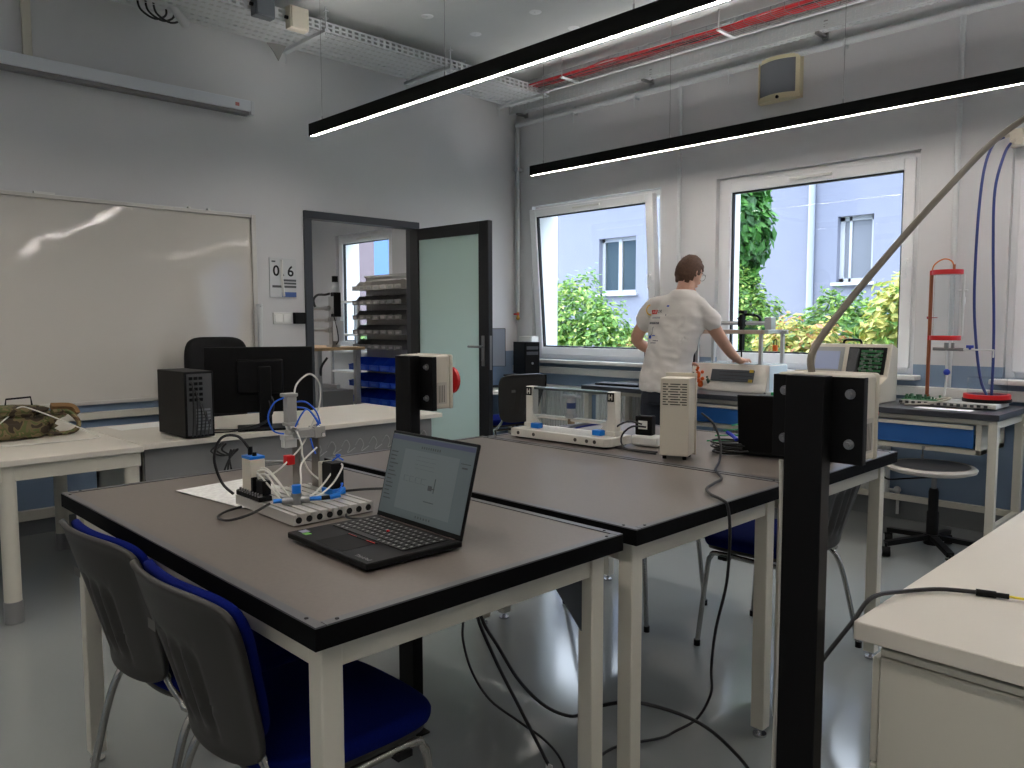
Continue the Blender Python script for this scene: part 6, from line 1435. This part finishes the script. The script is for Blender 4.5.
for v in shirt.data.vertices:
    c = v.co; n_ = noise.noise(Vector((c.x*8+c.z*10, c.y*4, c.z*5-c.x*7)))*0.016+(0.5-abs(noise.noise(Vector((c.x*9-c.z*9, c.y*5, c.x*9+c.z*14)))))*0.012*(1.0 if c.z < 1.4 else 0.3)
    v.co += v.normal*n_
# collar
b = MB(); b.tube([(0.069+0.064*math.cos(a), 0.082+0.064*math.sin(a), 1.568+0.006*math.sin(a)) for a in [2*PI*i/20 for i in range(21)]], 0.008, 8); b.build('collar', SHIRT, man)
# trousers + shoes
b = MB()
loft(b, [(-0.012, 0.0, 0.80, 0.165, 0.122, yaw), (-0.012, 0.0, 0.90, 0.170, 0.125, yaw), (-0.012, 0.0, 0.95, 0.165, 0.12, yaw)])
for L_ in ([(-0.09, 0.0, 0.84), (-0.105, 0.0, 0.70), (-0.115, 0.0, 0.48), (-0.125, -0.03, 0.25), (-0.125, -0.035, 0.08)], [(0.07, 0.0, 0.84), (0.075, 0.01, 0.70), (0.085, 0.02, 0.48), (0.09, -0.01, 0.25), (0.09, -0.015, 0.08)]):
    chain(b, L_, [0.105, 0.095, 0.075, 0.066, 0.062], 16)
remesh(b.build('trousers', TROU, man), 0.010, 4)
for (x, y) in ((-0.125, -0.02), (0.093, 0.0)):
    b = MB(); lumpy(b, (0, 0, 0), (0.048, 0.145, 0.055), 3.0, amp=0.03, sq=0.8)
    b.v = [(v[0]+x, v[1]+y+0.06, v[2]*(1.25 if v[1] < 0 else 0.9)+0.0) for v in b.v]
    b.build('shoe', BLACK, man)
# print on the back of the shirt
bpy.context.view_layer.update()
tree = BVHTree.FromPolygons([v.co.copy() for v in shirt.data.vertices], [tuple(p.vertices) for p in shirt.data.polygons])
def project(me):
    for v in me.vertices:
        h = tree.ray_cast(Vector((v.co.x, v.co.y-1.0, v.co.z)), Vector((0, 1, 0)))
        if h[0] is not None: v.co = h[0]+Vector((0, -0.0022+(v.co.y)*0.5, 0))
def rect(x0, x1, z0, z1, n=4): 
    b = MB(); 
    for i in range(n):
        for j in range(n):
            xa = x0+(x1-x0)*i/n; xb = x0+(x1-x0)*(i+1)/n; za = z0+(z1-z0)*j/n; zb = z0+(z1-z0)*(j+1)/n
            b.add([(xa, 0, za), (xb, 0, za), (xb, 0, zb), (xa, 0, zb)], [(0, 1, 2, 3)])
    return b
INK = mat('dark_print', (60, 62, 80), 0.8); INKG = mat('grey_print', (150, 150, 156), 0.8); INKR = mat('red_print', (206, 58, 56), 0.8); INKB = mat('blue_print', (40, 84, 190), 0.8); INKY = mat('yellow_print', (230, 180, 70), 0.8)
X0, Z0 = -0.115, 1.412
def pr_(o): project(o.data); return o
pr_(rect(X0, X0+0.058, Z0, Z0+0.030).build('red_print', INKR, man))
o = text_mesh('AST', 0.026, MAT((1, 0, 0), (0, 0, 1), (0, -1, 0), (X0+0.029, 0, Z0+0.015)), mat('white_print', (235, 230, 226), 0.8), 'print_lettering', man, depth=0); 
for v in o.data.vertices: v.co.y = -0.002
pr_(o)
o = text_mesh('OR', 0.030, MAT((1, 0, 0), (0, 0, 1), (0, -1, 0), (X0+0.082, 0, Z0+0.018)), INK, 'print_lettering', man, depth=0); pr_(o)
for (x, w_, z, h_, m_) in ((0.02, 0.085, -0.030, 0.012, INKG), (0.0, 0.10, -0.068, 0.014, INK), (0.05, 0.05, -0.185, 0.007, INK), (0.035, 0.05, -0.200, 0.007, INK), (0.0, 0.03, -0.168, 0.022, INKB), (0.035, 0.03, -0.150, 0.006, INKB), (0.14, 0.018, 0.050, 0.010, INKB), (0.14, 0.008, -0.010, 0.008, INK)):
    n_ = max(1, int(w_/0.012)) if h_ < 0.016 and m_ is not INKB else 1
    b = MB()
    for i in range(n_):
        xa = X0+x+i*w_/n_; q = rect(xa, xa+w_/n_*(0.72 if n_ > 1 else 1), Z0+z, Z0+z+h_, 2); b.add(q.v, q.f)
    pr_(b.build('print_marks', m_, man))
b = MB()
for i in range(10):
    a0 = RAD(80+i*20); a1 = RAD(80+(i+1)*20); r0, r1 = 0.022, 0.030; cx, cz = X0-0.012, Z0+0.030
    b.add([(cx+r0*math.cos(a0), 0, cz+r0*math.sin(a0)*1.3), (cx+r1*math.cos(a0), 0, cz+r1*math.sin(a0)*1.3), (cx+r1*math.cos(a1), 0, cz+r1*math.sin(a1)*1.3), (cx+r0*math.cos(a1), 0, cz+r0*math.sin(a1)*1.3)], [(0, 1, 2, 3)])
pr_(b.build('yellow_arc', INKY, man))
b = MB()
for i in range(12):
    u = i/12; u1 = (i+1)/12
    f_ = lambda q: (X0+0.005+0.05*q+0.012*math.sin(q*5), Z0-0.155+0.07*q)
    (xa, za), (xb, zb) = f_(u), f_(u1); b.add([(xa, 0, za), (xa+0.003, 0, za-0.003), (xb+0.003, 0, zb-0.003), (xb, 0, zb)], [(0, 1, 2, 3)])
pr_(b.build('thin_arc_print', INK, man))
